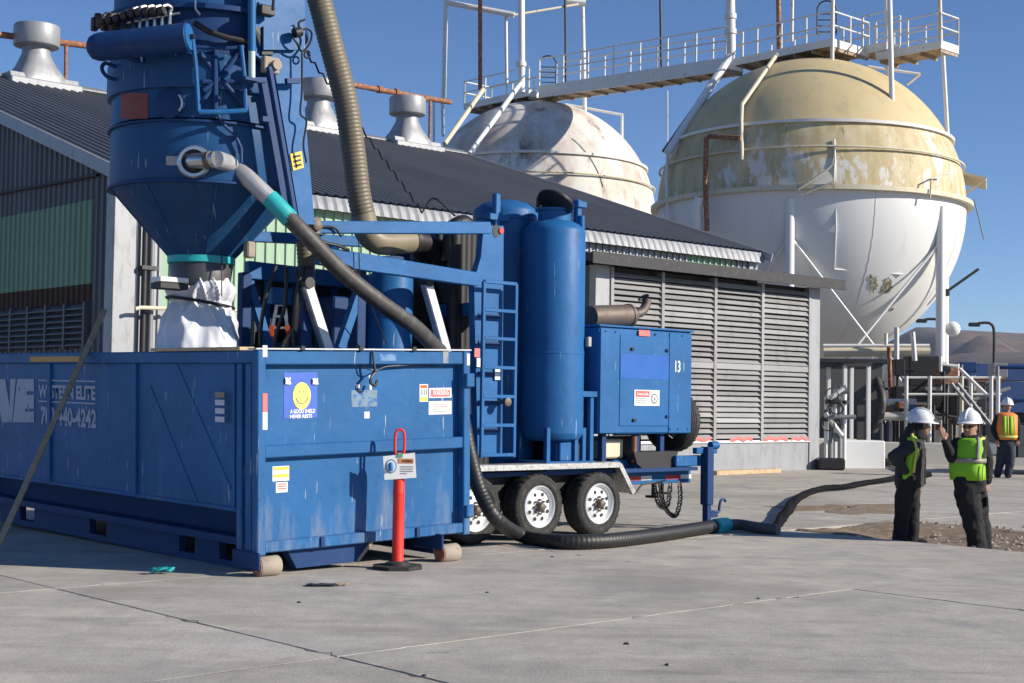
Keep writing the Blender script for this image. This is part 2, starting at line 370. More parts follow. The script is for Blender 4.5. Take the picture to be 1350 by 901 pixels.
for i in range(len(X2)-1):
    for j in range(len(YS)-1):
        if i==0 and YS[j]<11: continue
        c=GW((X2[i]+X2[i+1])/2,(YS[j]+YS[j+1])/2)
        if 4<c.y<52 and abs(c.x)<c.y*.55+9: slab(X2[i],X2[i+1],YS[j],YS[j+1])
JF=new_mat('dirty_joint_fill'); jn=JF[1]; jc=coords(jn); jn.links.new(mixc(jn,ramp(jn,noise(jn,jc,2.2,8,.75),.46,.56),(.32,.295,.26),(.10,.088,.075)),JF[2].inputs['Base Color']); JF[2].inputs['Roughness'].default_value=.95
fl=MB()
for x0,x1,y0,y1 in ((XS[0],XS[-1],YS[0],YS[-1]),(15.25,17.74,11.42,YS[-1]),(17.76,X2[-1],YS[0],YS[-1])):
    fl.add([GW(x0+.02,y0+.02,-.004),GW(x1-.02,y0+.02,-.004),GW(x1-.02,y1-.02,-.004),GW(x0+.02,y1-.02,-.004)],[(0,1,2,3)])
fo=fl.build('joint_fill',JF[0],apron,False); fo['kind']='stuff'
# open strip of dirt where the slabs are broken out
rows=[]
random.seed(3)
def hump(x,y):
    return .5*math.sin(x*2.1+y*1.3)+.3*math.sin(x*4.7-y*3.1+1)+.25*math.sin(x*9+y*7.7)+.2*random.uniform(-1,1)
for i in range(41):
    x=15.26+2.48*i/40; row=[]
    for j in range(260):
        y=11.38-17*j/259
        e=max(max(0,(x-16.2)/1.5)**1.2*.135,min(1,max(0,(y-9.9+.5*math.sin(x*3))/1.1))*.125)
        row.append(GW(x,y,-.115+e+.018*hump(x*1.4,y*1.4)-(0 if 0<i<40 and j else .05)))
    rows.append(row)
tag(MB().grid(rows).build('dirt_strip',DIRT,None,True,80),'brown dirt and gravel in the broken-out strip between the concrete slabs','dirt',kind='stuff')
mb=MB()
for k in range(900):
    x=random.uniform(15.35,18.0) if random.random()<.8 else random.uniform(17.4,18.6); y=random.uniform(2,11.3); s=random.choice((.012,.018,.02,.03,.045))
    z=(-.115+max(0,(min(x,17.7)-16.2)/1.5)**1.2*.135+.01) if x<17.75 else .004
    c=GW(x,y,z); a=random.uniform(0,6); q=[Vector((math.cos(a+t),math.sin(a+t)*.8,0))*s*random.uniform(.7,1.2) for t in (0,1.3,2.6,3.9,5.1)]
    t=c+Vector((0,0,s*.8)); mb.add([c+p for p in q]+[t],[(0,1,5),(1,2,5),(2,3,5),(3,4,5),(4,0,5)])
tag(mb.build('gravel',S('gravel_stone',(.34,.29,.23),.9,0,.4,9),None,False),'loose gravel scattered over the dirt strip by the two men','gravel',kind='stuff')
def dirtpatch(c,rx,ry,h,label):
    rows=[]
    for i in range(15):
        t=i/14; row=[]
        for k in range(49):
            a=2*math.pi*k/48; w=1+.22*math.sin(3*a+rx)+.14*math.sin(7*a)+.1*math.sin(13*a)
            p=c+gx*(math.cos(a)*rx*t*w)+gy*(math.sin(a)*ry*t*w); z=h*(1-t)**1.2*(1+.5*random.uniform(-1,1)) if t<1 else -.01
            row.append(Vector((p.x,p.y,z+.004 if t<1 else -.006)))
        rows.append(row)
    tag(MB().grid(rows).build('dirt_patch',DIRT,None,True,80),label,'dirt',kind='stuff')
dirtpatch(gnd(1118,671),1.3,.9,.025,'thin patch of brown dirt on the slab beyond the limp hose')
random.seed(11)
# litter on the slabs
def scrap(name,px,py,s,mat,label,cat,fold=.3,yaw=.4):
    c=gnd(px,py); mb=MB(); a=Vector((math.cos(yaw),math.sin(yaw),0)); b=Vector((-a.y,a.x,0))
    rows=[[c+a*(s*(i/6-.5))+b*(s*.45*(j/4-.5))+Vector((0,0,.006+s*fold*abs(math.sin(i*1.3+j*.9))*.5)) for j in range(5)] for i in range(7)]
    mb.grid(rows); o=mb.build(name,mat,None,True); so_=o.modifiers.new('thickness','SOLIDIFY'); so_.thickness=.004
    tag(o,label,cat)
scrap('plastic_scrap',213,757,.22,TEAL,'small teal plastic scrap at the edge of the container shadow','litter',.5)
scrap('rubber_scrap',424,773,.26,DKMET,'dark curled rubber strip on the concrete before the container','litter',.12,.1)
scrap('paper_scrap',450,773,.12,WOOD,'small tan scrap at the end of the dark rubber strip','litter',.3,.2)
PEB=['small dark stone below the curled rubber strip','small dark stone between the rubber strip and the container','small dark stone right of the delineator post base','small dark stone in the foreground below the coupling hose','small dark stone near the bottom edge, below the container','small dark stone near the bottom edge, below the engine box','small dark stone just below the hose by the trailer wheels','small dark stone in the foreground below the jack post']
for k,(px,py,s) in enumerate((a_,b_,c_*.45) for a_,b_,c_ in [(394,795,.05),(440,744,.05),(643,782,.05),(1000,790,.05),(560,892,.05),(880,878,.06),(728,735,.05),(826,850,.06)]):
    c=gnd(px,py); mb=MB(); q=[Vector((math.cos(t+k),math.sin(t+k)*.7,0))*s*random.uniform(.6,1.1) for t in (0,1.1,2.2,3.3,4.4,5.4)]
    mb.add([c+p+Vector((0,0,.001)) for p in q]+[c+p*.6+Vector((0,0,s*.5)) for p in q],[(i,(i+1)%6,6+(i+1)%6,6+i) for i in range(6)]+[tuple(range(6,12))])
    tag(mb.build('pebble',DKMET,None,False),PEB[k],'stone','loose stones on the foreground concrete')
# hills far behind
def hills(name,prof,depth0,depth1,label,mat,seed):
    random.seed(seed); rows=[]; n=len(prof)
    import mathutils
    nx=150
    xs0,xs1=prof[0][0],prof[-1][0]
    def top(px):
        for (a,b),(c,d) in zip(prof,prof[1:]):
            if a<=px<=c: return b+(d-b)*(px-a)/(c-a)
    for i in range(26):
        t=i/25; row=[]
        for k in range(nx):
            px=xs0+(xs1-xs0)*k/(nx-1); P=at(px,top(px),depth1); Z=depth0+(depth1-depth0)*t
            p=Vector((P.x*(Z/depth1)**.3,Z,0)); nz=mathutils.noise.fractal(Vector((p.x*.004,p.y*.004,seed)),1.0,2.0,6)
            gul=mathutils.noise.ridged_multi_fractal(Vector((p.x*.0032,p.y*.0012,seed+3)),1,2,5,1,2)
            z=P.z*(t**1.25)+P.z*(.20*nz+.17*(gul-1))*math.sin(math.pi*min(1,t*1.02))-(1 if i==0 else 0)
            row.append(Vector((p.x,p.y,z)))
        rows.append(row)
    back=[Vector((p.x,p.y+900,-1)) for p in rows[-1]]; rows.append(back)
    o=MB().grid(rows).build(name,mat,None,True,180); o['kind']='structure'; return o
hills('hills',[(-700,470),(0,452),(500,446),(900,455),(1100,462),(1150,462),(1185,444),(1200,434),(1216,429),(1236,434),(1280,436),(1350,440),(1500,438),(1700,452),(2200,470)],1900,3300,'',HILL,4)
hills('foothills',[(-500,505),(500,492),(1100,500),(1180,492),(1230,472),(1270,466),(1350,464),(1500,470),(1900,500)],1300,1800,'',S('foothill_rock',(.12,.095,.088),.95,0,.3,.006,(.085,.07,.07),(.45,.6),.015),9)

# ------------------------------------------------------------------ main building
A0=gnd(1080,619)
BD=Frame('metal_building',A0,GA,'long grey corrugated metal building with low dark roof and green light panels','building')
XL,XR,YF,YR,ZE,ZR=-18.74,-.78,1.5,13.5,5.52,9.5
SL=(ZR-ZE)/(YR-YF)
def ribsheet(w,h0,h1,pitch,rib,mat_depth=.035,ax='x'):
    """vertical sheet w wide with raised ribs, outward = -y; h1 differs for raked tops"""
    pr=[]; n=max(1,round(w/pitch)); p=w/n
    for k in range(n):
        x=k*p; pr+=[(x,0),(x+p*.62,0),(x+p*.70,-mat_depth),(x+p*.92,-mat_depth)]
    pr.append((w,0)); return pr
def sheet_mesh(name,w,zb,zt0,zt1,pitch,mat,dep=.035):
    pr=ribsheet(w,0,0,pitch,0,dep); mb=MB()
    rows=[[Vector((x,y,zb)) for x,y in pr],[Vector((x,y,zt0+(zt1-zt0)*x/w)) for x,y in pr]]
    back=[[Vector((x,.012,zb)) for x,_ in (pr[0],pr[-1])],[Vector((x,.012,zt0+(zt1-zt0)*x/w)) for x,_ in (pr[0],pr[-1])]]
    mb.grid(rows); mb.grid(back); return mb.mesh(name,mat,False)
wall=MB().box(XL+.06,XR-.06,YF+.06,YF+.16,-.1,ZE-.02).box(XL+.06,XL+.16,YF+.16,2*YR-YF-.16,-.1,ZE-.02).box(XR-.16,XR-.06,YF+.16,2*YR-YF-.16,-.1,ZE-.02).box(XL+.06,XR-.06,2*YR-YF-.16,2*YR-YF-.06,-.1,ZE-.02)
for x in (XL+.06,XR-.16): wall.prism([(YF+.1,ZE-.02),(2*YR-YF-.1,ZE-.02),(YR,ZR-.06)],(x,0,0),(0,1,0),(0,0,1),.1)
wall.build('wall_core',WALLD,BD)
PW=.89
npan=20; pw=(XR-XL)/npan
m_full=sheet_mesh('wall_sheet',pw,-.12,ZE,ZE,.222,WALLG); m_top=sheet_mesh('wall_sheet',pw,4.98,ZE,ZE,.222,WALLG)
m_low=sheet_mesh('wall_sheet',pw,-.12,3.15,3.15,.222,WALLG); m_g=sheet_mesh('green_light_panel',pw,3.15,ZE,ZE,.222,GREEN); m_up=sheet_mesh('wall_sheet',pw,3.15,ZE,ZE,.222,WALLG)
for k in range(npan):
    x=XL+k*pw; c=x+pw/2
    g=(-17.95<c<-11.6) or (-3.9<c<-1.7)
    inst(m_low,'wall_sheet',BD,(x,YF,0)); inst(m_g if g else m_up,'green_light_panel' if g else 'wall_sheet',BD,(x,YF-.004,0))
# gable end: sheets run back from the corner, outward = -x
ng=27; gw=24.0/ng
for k in range(ng):
    y0=YF+k*gw; y1=y0+gw; t0=ZE+SL*(min(y0-YF,24-(y0-YF))); t1=ZE+SL*(min(y1-YF,24-(y1-YF)))
    ym=(y0+y1)/2; rot=(0,0,R(-90))
    def gs(zb,a,b,mat,name,off=0):
        inst(sheet_mesh(name,gw,zb,b,a,.222,mat),name,BD,(XL-off,y1,0),rot)
    if YF+.9<ym<YF+6.6:
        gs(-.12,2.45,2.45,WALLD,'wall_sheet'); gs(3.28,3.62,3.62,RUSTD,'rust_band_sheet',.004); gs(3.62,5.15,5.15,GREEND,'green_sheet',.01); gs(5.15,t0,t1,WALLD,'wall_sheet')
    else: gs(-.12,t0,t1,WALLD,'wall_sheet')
gl=Frame('gable_louvre',(0,0,0)); gl.root.parent=BD.root
for k in range(7):
    y0=YF+.95+k*.8
    for j in range(7):
        z=2.5+j*.11
        MB().hexa([(XL-(.02 if i&4 else .11)+(0),y0+.03+(.74 if i&2 else 0),z+(.07 if i&4 else 0)+(.02 if i&1 else 0)) for i in range(8)]).build('slat',WALLD,gl,False)
    MB().box(XL-.12,XL-.01,y0-.03,y0+.03,2.44,3.29).build('louvre_post',WALLD,gl,False)
MB().tube([BD.on(-30,261,x=XL-.07),BD.on(0,255,x=XL-.07),BD.on(60,244,x=XL-.07),BD.on(128,231,x=XL-.07)],.03,8).build('gable_conduit',BLACK,BD)
# trims, corner flashing, downpipes
MB().box(XL-.07,XL+.36,YF-.06,YF-.038,-.1,ZE-.05,.004).box(XL-.07,XL-.05,YF-.06,YF+.25,-.1,ZE-.05,.004).build('corner_flashing',GALV,BD)
MB().box(XR-.3,XR+.05,YF-.06,YF-.038,-.1,ZE-.05,.004).box(XR+.03,XR+.05,YF-.06,YF+.25,-.1,ZE-.05,.004).build('corner_flashing',GALV,BD)
for x in (XL+.50,XL+.64):
    mb=MB(); mb.cyl((x,YF-.12,-.1),(x,YF-.12,4.9 if x<XL+.55 else 4.6),.05,n=12); mb.build('downpipe',DKMET if x<XL+.55 else GALVD,BD)
MB().box(XL+.42,XL+.75,YF-.2,YF-.05,3.85,3.92).build('pipe_clamp',DKMET,BD)
MB().tube([(XL+.25,YF-.30,3.13),(XL+.35,YF-.30,3.16),(XL+2.6,YF-.30,3.22)],.035,10).build('conduit',CREAM,BD)
MB().beam((XL-.14,YF-.45,ZE-.10),(XL-.14,YR,ZR-.02+.06),.05,.24).beam((XL-.14,YR,ZR-.02+.06),(XL-.14,2*YR-YF+.45,ZE-.10),.05,.24).build('rake_trim',GALV,BD)
MB().beam((XR+.14,YF-.45,ZE-.10),(XR+.14,YR,ZR-.02+.06),.05,.2).build('rake_trim',GALV,BD)
MB().box(XL-.1,XR+.1,YF-.10,YF-.045,ZE-.17,ZE-.13).build('soffit',BLACK,BD)
# roof: ribbed sheets running from ridge to eave
roof=Frame('roof',(0,0,0)); roof.root.parent=BD.root
rl=math.hypot(YR-YF+.10,(YR-YF+.10)*SL); rp=(XR-XL+.24)/80
def roof_mesh():
    pr=[]
    for k in range(4):
        x=k*rp; pr+=[(x,0),(x+rp*.40,0),(x+rp*.50,.07),(x+rp*.66,.088),(x+rp*.86,.07)]
    pr.append((4*rp,0)); mb=MB()
    mb.grid([[Vector((x,t,z)) for x,z in pr] for t in (0,rl*.33,rl*.66,rl)])
    mb.grid([[Vector((x,t,-.02)) for x in (0,4*rp)] for t in (0,rl)])
    return mb.mesh('roof_sheet',ROOF,True,40)
rm=roof_mesh()
for k in range(20):
    inst(rm,'roof_sheet',roof,(XL-.12+k*4*rp,YF-.10,ZE-.10*SL+.06),(math.atan(SL),0,0))
inst(rm,'far_roof_slope',roof,(XR+.12,2*YR-YF+.10,ZE-.10*SL+.06),(math.atan(SL),0,R(180)),(20,1,1))
# pale curved eave pieces under every rib
em=MB(); 
pr=[(0,0),(rp*.40,0),(rp*.52,-.05),(rp*.70,-.065),(rp*.88,-.05),(rp,0)]
em.grid([[Vector((x,y*.6-s*.13,-s*.20-(s*s)*.08)) for x,y in pr] for s in (0,.33,.66,1)])
eme=em.mesh('eave_piece',GALV,True,50)
for k in range(80):
    inst(eme,'eave_piece',roof,(XL-.12+k*rp,YF-.105,ZE-.10*SL+.085))
MB().prism([(-.28,-.06),(0,.05),(.28,-.06),(.28,-.02),(0,.10),(-.28,-.02)],(XL-.12,YR,ZR+.11),(0,1,0),(0,0,1),XR-XL+.24).build('ridge_cap',GALVD,roof)
# ridge ventilators
def vent(px,label):
    p=BD.on(px,100,y=YR); V=Frame('ridge_ventilator',BD.w((p.x,YR,ZR+.06)),GA,label,'roof vent','ventilators along the ridge')
    mb=MB(); sq=.62
    rings=[]
    for z,w,rnd in ((-.25,.64,0),(.12,.62,.0),(.45,.46,.5),(.75,.36,1),(.95,.34,1)):
        r=[]
        for k in range(24):
            a=2*math.pi*(k+.5)/24; c,s=math.cos(a),math.sin(a); q=1/max(abs(c),abs(s)); f=q*(1-rnd)+rnd
            r.append(Vector((c*w*f,s*w*f,z)))
        rings.append(r)
    mb.skinrings(rings); mb.build('throat',GALV,V)
    MB().box(-.95,.95,-.75,.75,-.42,-.02,.03).prism([(-.75,-.42),(.75,-.42),(.55,.12),(-.55,.12)],(-.9,0,0),(0,1,0),(0,0,1),1.8).build('base_flashing',GALV,V)
    MB().lathe([(.30,.93),(.56,.97),(.575,1.0),(.575,1.46),(.56,1.50),(.3,1.53),(.02,1.55)],32).build('cap',GALV,V)
    return V
vent(47,'leftmost grey round-capped roof ventilator, left of the raised blue hopper')
vent(421,'grey round-capped roof ventilator partly behind the big tan hose')
vent(538,'grey round-capped roof ventilator right of the big tan hose')
def bpt(px,py,y): return BD.w(BD.on(px,py,y=y))
V=MB().tube([bpt(*q,YR+.3) for q in ((-40,42),(0,46),(110,60),(260,84),(405,106),(470,113),(540,126),(594,135))],.085,10)
V.cyl(bpt(87,58,YR+.3),bpt(86,128,YR+.3),.045); V.cyl(bpt(567,131,YR+.3),bpt(566,196,YR+.3),.045)
for px,py in ((30,50),(125,62),(500,118),(523,122),(560,130)): V.cyl(bpt(px-2,py,YR+.3),bpt(px+2,py+.5,YR+.3),.12)
tag(V.build('overhead_pipe',RUST),'rusty pipe with flanges running along above the roof ridge','pipe')

# ------------------------------------------------------------------ louvred annex
AX=Frame('louvred_annex',A0,GA,'low grey annex with four bays of horizontal louvres and a black roof edge','building')
AL,AW=-8.2,1.44
MB().box(AL+.12,-.06,.22,AW,-.12,4.62).build('wall_core',BLACK,AX)
MB().box(AL,AL+.5,0,.2,-.12,4.62,.005).build('wall_panel',GALV,AX); MB().box(-.42,0,0,.2,-.12,4.62,.005).box(-.05,0,.2,AW,-.12,4.62).build('wall_panel',GALV,AX)
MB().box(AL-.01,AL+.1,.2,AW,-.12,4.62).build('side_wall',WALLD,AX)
MB().box(AL+.5,-.42,.03,.2,-.12,.70,.004).build('wall_panel',GALV,AX)
MB().box(AL+.5,-.42,-.01,.2,.70,.76).build('sill',WHITE,AX)
ML=[-7.70,-6.03,-4.17,-2.38,-.46]
for x in ML: MB().box(x-.05,x+.05,-.035,.12,.74,4.6,.004).build('mullion',CORR,AX)
nsl=29; dz=(4.52-.80)/nsl
for b in range(4):
    x0,x1=ML[b]+.05,ML[b+1]-.05
    sm=MB().hexa([((x1-x0) if i&1 else 0,(.05 if i&4 else -.03)+(.012 if i&2 else 0),(.105 if i&4 else .006)+(-.004 if i&2 else 0)) for i in range(8)]).mesh('slat',CORR,False)
    for j in range(nsl):
        if j==13: MB().box(x0,x1,-.02,.1,.80+j*dz-.01,.80+j*dz+dz-.005).build('transom',CORR,AX); continue
        o=inst(sm,'slat',AX,(x0,0,.80+j*dz)); o.rotation_euler=(random.gauss(0,.07),random.gauss(0,.0016),0)
# torn red tape round the louvre frame
for x0,x1 in ((-5.2,-4.3),(-3.6,-2.75),(-2.3,-1.35),(-1.2,-.50)):
    rows=[[Vector((x0+(x1-x0)*i/8,-.018-.012*abs(math.sin(i*2.1)),.78+dy+.03*math.sin(i*1.7+x0))) for i in range(9)] for dy in (-.03,.05)]
    MB().grid(rows).build('red_tape',PINK,AX)
rows=[[Vector((-.43+dx+.015*math.sin(i*1.3),-.012-.01*abs(math.sin(i)),.78+2.1*i/14)) for i in range(15)] for dx in (-.03,.03)]
MB().grid(rows).build('red_tape',PINK,AX)
rf=MB(); rf.hexa([(.45 if i&1 else AL-.55,AW+.02 if i&2 else -.42,(4.62 if not i&4 else 4.80)+(.30 if i&2 else 0)) for i in range(8)],.01)
rf.build('roof_slab',BLKROOF,AX)
MB().box(AL-.56,.46,-.46,-.42,4.58,4.84,.005).build('fascia',BLKROOF,AX)
b=Frame('timber_board',gnd(984,625),GA+.04,'pale timber board lying on the concrete along the foot of the annex','board')
MB().box(-1.25,1.25,-.1,.1,0,.10,.004).build('board',WOOD,b)
# ================================================================== ROLL-OFF CONTAINER
KC=gnd(342,760)
CN=Frame('roll_off_container',KC,math.atan2(1,1.12),'long blue open-top roll-off waste container on small rollers in the foreground','container',rx=.010,ry=-.030)
CW_,CL,ZB,ZT=2.44,6.7,.20,2.03
PY=.085                                   # depth of the recessed tailgate panels
UX=Vector((1,0,0)); UZ=Vector((0,0,1)); UYn=Vector((0,-1,0))
def fz(py,px=400): return CN.on(px,py,y=0).z
# floor and walls
MB().box(.06,CW_-.06,.10,CL-.06,ZB+.03,ZB+.10).build('floor',NAVY,CN)
MB().box(.02,.07,.10,CL,ZB+.34,ZT-.10).build('side_wall',BLUE2,CN)
MB().box(CW_-.07,CW_-.02,.10,CL,ZB+.10,ZT-.10).build('side_wall',BLUE2,CN)
MB().box(.06,CW_-.06,CL-.06,CL,ZB+.10,ZT-.05).build('end_wall',BLUE2,CN)
MB().box(-.02,.10,.09,CL+.02,ZT-.12,ZT,.012).build('top_rail',BLUE2,CN); MB().box(CW_-.10,CW_+.02,.09,CL+.02,ZT-.12,ZT,.012).build('top_rail',BLUE2,CN)
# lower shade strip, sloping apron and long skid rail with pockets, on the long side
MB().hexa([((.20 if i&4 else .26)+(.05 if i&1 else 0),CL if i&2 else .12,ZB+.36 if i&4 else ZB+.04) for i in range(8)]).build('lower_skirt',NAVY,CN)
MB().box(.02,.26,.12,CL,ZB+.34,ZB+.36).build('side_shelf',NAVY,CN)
MB().box(.0,.06,.11,CL,ZB+.345,ZB+.385,.006).build('side_ledge',BLUE2,CN)
yy=.55
sk=MB(); prev=.25
for p0,p1 in ((.62,.98),(1.45,1.75),(3.35,3.75),(5.2,5.6)):
    sk.box(.16,.24,prev,p0,-.02,ZB+.06,.006); sk.box(.16,.24,p0,p1,-.02,.045); prev=p1
sk.box(.16,.24,prev,CL,-.02,ZB+.06,.006); sk.build('skid_rail',NAVY,CN)
MB().box(CW_-.24,CW_-.16,.25,CL,-.02,ZB+.06,.006).build('skid_rail',NAVY,CN)
# ribs near the front corner of the long side
for y0,y1,d in ((.10,.20,.05),(.27,.36,.045),(.42,.47,.03),(2.35,2.43,.03),(4.4,4.48,.03),(6.4,6.5,.03)):
    MB().box(.02-d,.03,y0,y1,ZB+.36 if y0>.3 else ZB-.06,ZT-.12,.006).build('side_rib',BLUE2,CN)
MB().beam((.016,.45,ZB+.45),(.016,1.55,ZT-.14),.04,.006,(1,0,0)).build('pressed_crease',BLUE2,CN)
MB().beam((.016,1.15,ZB+.38),(.016,2.1,ZT-.35),.04,.006,(1,0,0)).build('pressed_crease',BLUE2,CN)
# tailgate
G=Frame('tailgate',(0,0,0)); G.root.parent=CN.root
MB().box(.05,CW_-.05,PY,PY+.02,ZB,ZT-.02).build('panel',BLUE2,G)
zt=fz(481); zm1=fz(577,500)-.03; zm0=fz(602,400); zb1=ZB+.10
MB().box(.055,CW_-.055,0,PY+.03,zt,ZT,.010).build('top_beam',BLUE2,G)
MB().box(.055,CW_-.055,0,PY,zm0,zm1,.010).build('middle_beam',BLUE2,G)
MB().box(.055,CW_-.055,0,PY,ZB,zb1,.010).build('bottom_beam',BLUE2,G)
MB().box(-.03,.06,-.012,.09,ZB-.02,ZT+.005,.010).build('corner_post',BLUE2,G)
MB().box(CW_-.06,CW_+.03,-.012,.09,ZB-.02,ZT+.005,.010).build('corner_post',BLUE2,G)
MB().box(CW_-.05,CW_+.06,-.05,.0,ZT-.36,ZT-.22,.01).build('hinge',BLUE2,G); MB().box(CW_-.05,CW_+.05,-.05,.0,ZB+.16,ZB+.28,.01).build('hinge',BLUE2,G)
MB().box(-.05,CW_+.04,-.02,.12,ZT+.006,ZT+.022,.004).build('lit_rim_strip',S('pale_sunlit_rim',(.55,.56,.58),.5,.3,.15,4,(.2,.3,.5),(.6,.7),8),G)  # sunlit top edge of the rail painted as a pale strip
for x in (.42,1.08,1.72): MB().box(x,x+.05,-.03,.05,ZT-.0,ZT+.045,.005).build('lashing_hook',BLACK,G)
mb=MB(); hx=CN.on(490,470,y=0).x
mb.tube([(hx,-.02,ZT-.0),(hx+.005,-.03,ZT-.12),(hx+.02,-.03,ZT-.20)],.012,8); mb.tube(curve([(hx+.03,-.02,ZT-.20),(hx-.03,-.03,ZT-.26),(hx-.03,-.03,ZT-.31),(hx+.02,-.03,ZT-.33),(hx+.05,-.02,ZT-.28)],5),.014,8)
mb.tube(curve([(hx-.10,.05,zt-.01),(hx-.03,-.01,zt-.05),(hx+.05,-.012,zt-.06),(hx+.2,.02,zt-.02),(hx+.6,.04,zt-.006),(hx+.85,.06,zt-.012)],5),.007,6).build('latch_chain',DKMET,G)
for px in (422,548): 
    x=CN.on(px,720,y=0).x; MB().box(x,x+.04,-.02,0,ZB+.01,ZB+.10).build('drain_lug',NAVY,G)
for x,y in ((.0,.28),(CW_-.34,.28)):
    r=Frame('roller',(0,0,0)); r.root.parent=CN.root
    MB().lathe([(.04,-.001),(.084,0),(.09,.012),(.09,.20),(.084,.21),(.04,.211)],28,(x-.03,-.02,.088 if x<1 else .020),(1,0,0)).build('drum',CHALK,r)
    MB().lathe([(.03,0),(.082,.001),(.082,.012),(.03,.013)],24,(x-.045,-.02,.088 if x<1 else .020),(1,0,0)).build('end_plate',RUST,r)
    MB().box(x-.075,x-.045,-.10,.35,.06,ZB+.02,.01).build('bracket',NAVY,r)
MB().prism([(0,0),(.95,0),(.82,-.20),(.12,-.20)],(.33,.20,ZB+.02),(1,0,0),(0,0,1),.12).build('under_frame',NAVY,CN)
MB().beam((1.30,.07,ZB+.01),(1.14,.10,.02),.05,.03).build('prop',CHALK,CN)
# lettering on the long side (read from outside: along -y)
T_U=Vector((0,-1,0))
def side(px,py): 
    p=CN.on(px,py,x=.017); return p
def side_text(body,x0,y0,x1,y1,mat,bold=.01,space=1.0):
    a=side(x0,y1); b=side(x1,y1); h=side((x0+x1)/2,y0).z-side((x0+x1)/2,y1).z
    return lettering(CN,body,a,T_U,UZ,(a-b).length,h,mat,bold,space)
side_text('WESTERN ELITE',51,506.5,126,525,INKG,.035,.98)
side_text('702-440-4242',54,535,127,560,INKG,.035,.98)
for poly in ([(-34,500),(-18,500),(-12,537),(-4,500),(7,500),(13,537),(14,500),(21,500),(16,557),(3,557),(-4,522),(-11,557),(-24,557)],[(23,500),(45,500),(45,516),(36,516),(35,521),(45,521),(45,539),(34,539),(33,543),(45,543),(45,557),(17,557)]):
    Q=[side(*p_) for p_ in poly]; MB().prism([(-(v_.y),v_.z) for v_ in Q],(.017,0,0),(0,-1,0),(0,0,1),.003).build('lettering',INKG,CN,False)
for py in (502.5,530): 
    a=side(51,py); b=side(126,py); plate(CN,'lettering_rule',a,T_U,UZ,(a-b).length,.016,INKG,.002,.002)
a=CN.on(40,470,x=-.02); b=CN.on(105,470,x=-.02); plate(CN,'amber_marker_strip',(-.021,a.y,ZT-.10),T_U,UZ,(a-b).length,.06,ORANGEB,.004)
for k,py in enumerate((520,530,541,552)):
    a=CN.on(286,py,x=-.03); b=CN.on(298,py,x=-.03); plate(CN,'warning_sticker',(-.031+.004,a.y,a.z-.03),T_U,UZ,(a-b).length,.05,WOODG if k==0 else INKW,.003,.02)
# decals of the tailgate
def tg(px,py,y=PY): return CN.on(px,py,y=y)
def tgplate(name,x0,y0,x1,y1,mat,y=PY,off=.001,par=None):
    a=tg(x0,y1,y); b=tg(x1,y1,y); h=tg((x0+x1)/2,y0,y).z-tg((x0+x1)/2,y1,y).z
    return plate(par or G,name,a,UX,UZ,b.x-a.x,h,mat,.002,off)
st=tgplate('smiley_sticker',374,492,418,552,STBLUE)
c=tg(397.5,522); disc(st,'smiley_face',c,UX,UZ,.098,SMILE,.002,.005,36,.125)
for s in (-1,1): disc(st,'eye',c+Vector((s*.022,0,.04)),UX,UZ,.007,INKGR,.0015,.0075,12,.013)
mb=MB()
pp=[Vector((c.x+.068*math.sin(t),c.y-.0075,c.z+.012-.085*math.cos(t))) for t in [R(-72+144*k/16) for k in range(17)]]; mb.tube(pp,.005,6).build('smile',INKGR,st)
for i,(body,x0,x1,y0,y1) in enumerate((('A GOOD SHIELD',382,415,540,545.5),('NEVER RESTS',382,411,547,552))):
    a=tg(x0,y1); b=tg(x1,y1); lettering(st,body,a-Vector((0,.0035,0)),UX,UZ,b.x-a.x,tg(x0,y0).z-tg(x0,y1).z,SIGNW,.03,.95)
for x0,y0,x1,y1 in ((375,498,383,507),(411,499,419,507)):
    a=tg(x0,y1); b=tg(x1,y0); rows=[[Vector((a.x+(b.x-a.x)*i/3,a.y-.012-.012*math.sin(i+j),a.z+(b.z-a.z)*j/3)) for i in range(4)] for j in range(4)]
    MB().grid(rows).build('peeled_corner',SIGNW,st)
s1=tgplate('caution_label',553,507,564,530,SIGNW); tgplate('header_print',554,508,563,512,ORANGE,PY,.0035,s1); tgplate('footer_print',554,524,563,529,YEL,PY,.0035,s1)
for px in (556,559,562): tgplate('print_line',px-.7,513.5,px+.7,521,INKGR,PY,.0035,s1)
s2=tgplate('warning_label',565.5,512,595,525,SIGNW); tgplate('red_print',567.5,514,593,523.5,PINK,PY,.0035,s2)
a=tg(570,521.5); b=tg(591,521.5); lettering(s2,'WARNING',a-Vector((0,.006,0)),UX,UZ,b.x-a.x,.055,SIGNW,.02)
s3=tgplate('paper_label',565,529.5,595,547,SIGNW)
for k in range(4): tgplate('print_line',570,533+k*3.2,590,533.8+k*3.2,INKGR if k!=1 else PINK,PY,.0035,s3)
s4=tgplate('yellow_caution_label',359,615.5,381,635,SIGNW); tgplate('header_print',360,616.5,380.5,620.5,YEL,PY,.0035,s4); tgplate('footer_print',360,626,380.5,630,YEL,PY,.0035,s4)
s5=tgplate('small_red_label',363.5,636.5,379,650,SIGNW)
for k in range(3): tgplate('print_line',365.5,638+k*3,377,639.6+k*3,PINK,PY,.0035,s5)
g1=tgplate('worn_tape_patch',463,515,497,537,S('grey_tape_residue',(.16,.24,.32),.7,0,.4,14,(.022,.13,.36),(.5,.58),16))
for (x0,y0,x1,y1) in ((469,507,474,512),(487,507,490,514),(480,543,487,552),(486,495,488,499)): tgplate('paint_chip',x0,y0,x1,y1,INKW)
tgplate('worn_patch',584,463,591,479,S('bare_primer_patch',(.30,.30,.30),.7,0,.4,12,(.022,.13,.36),(.5,.6),12),0)
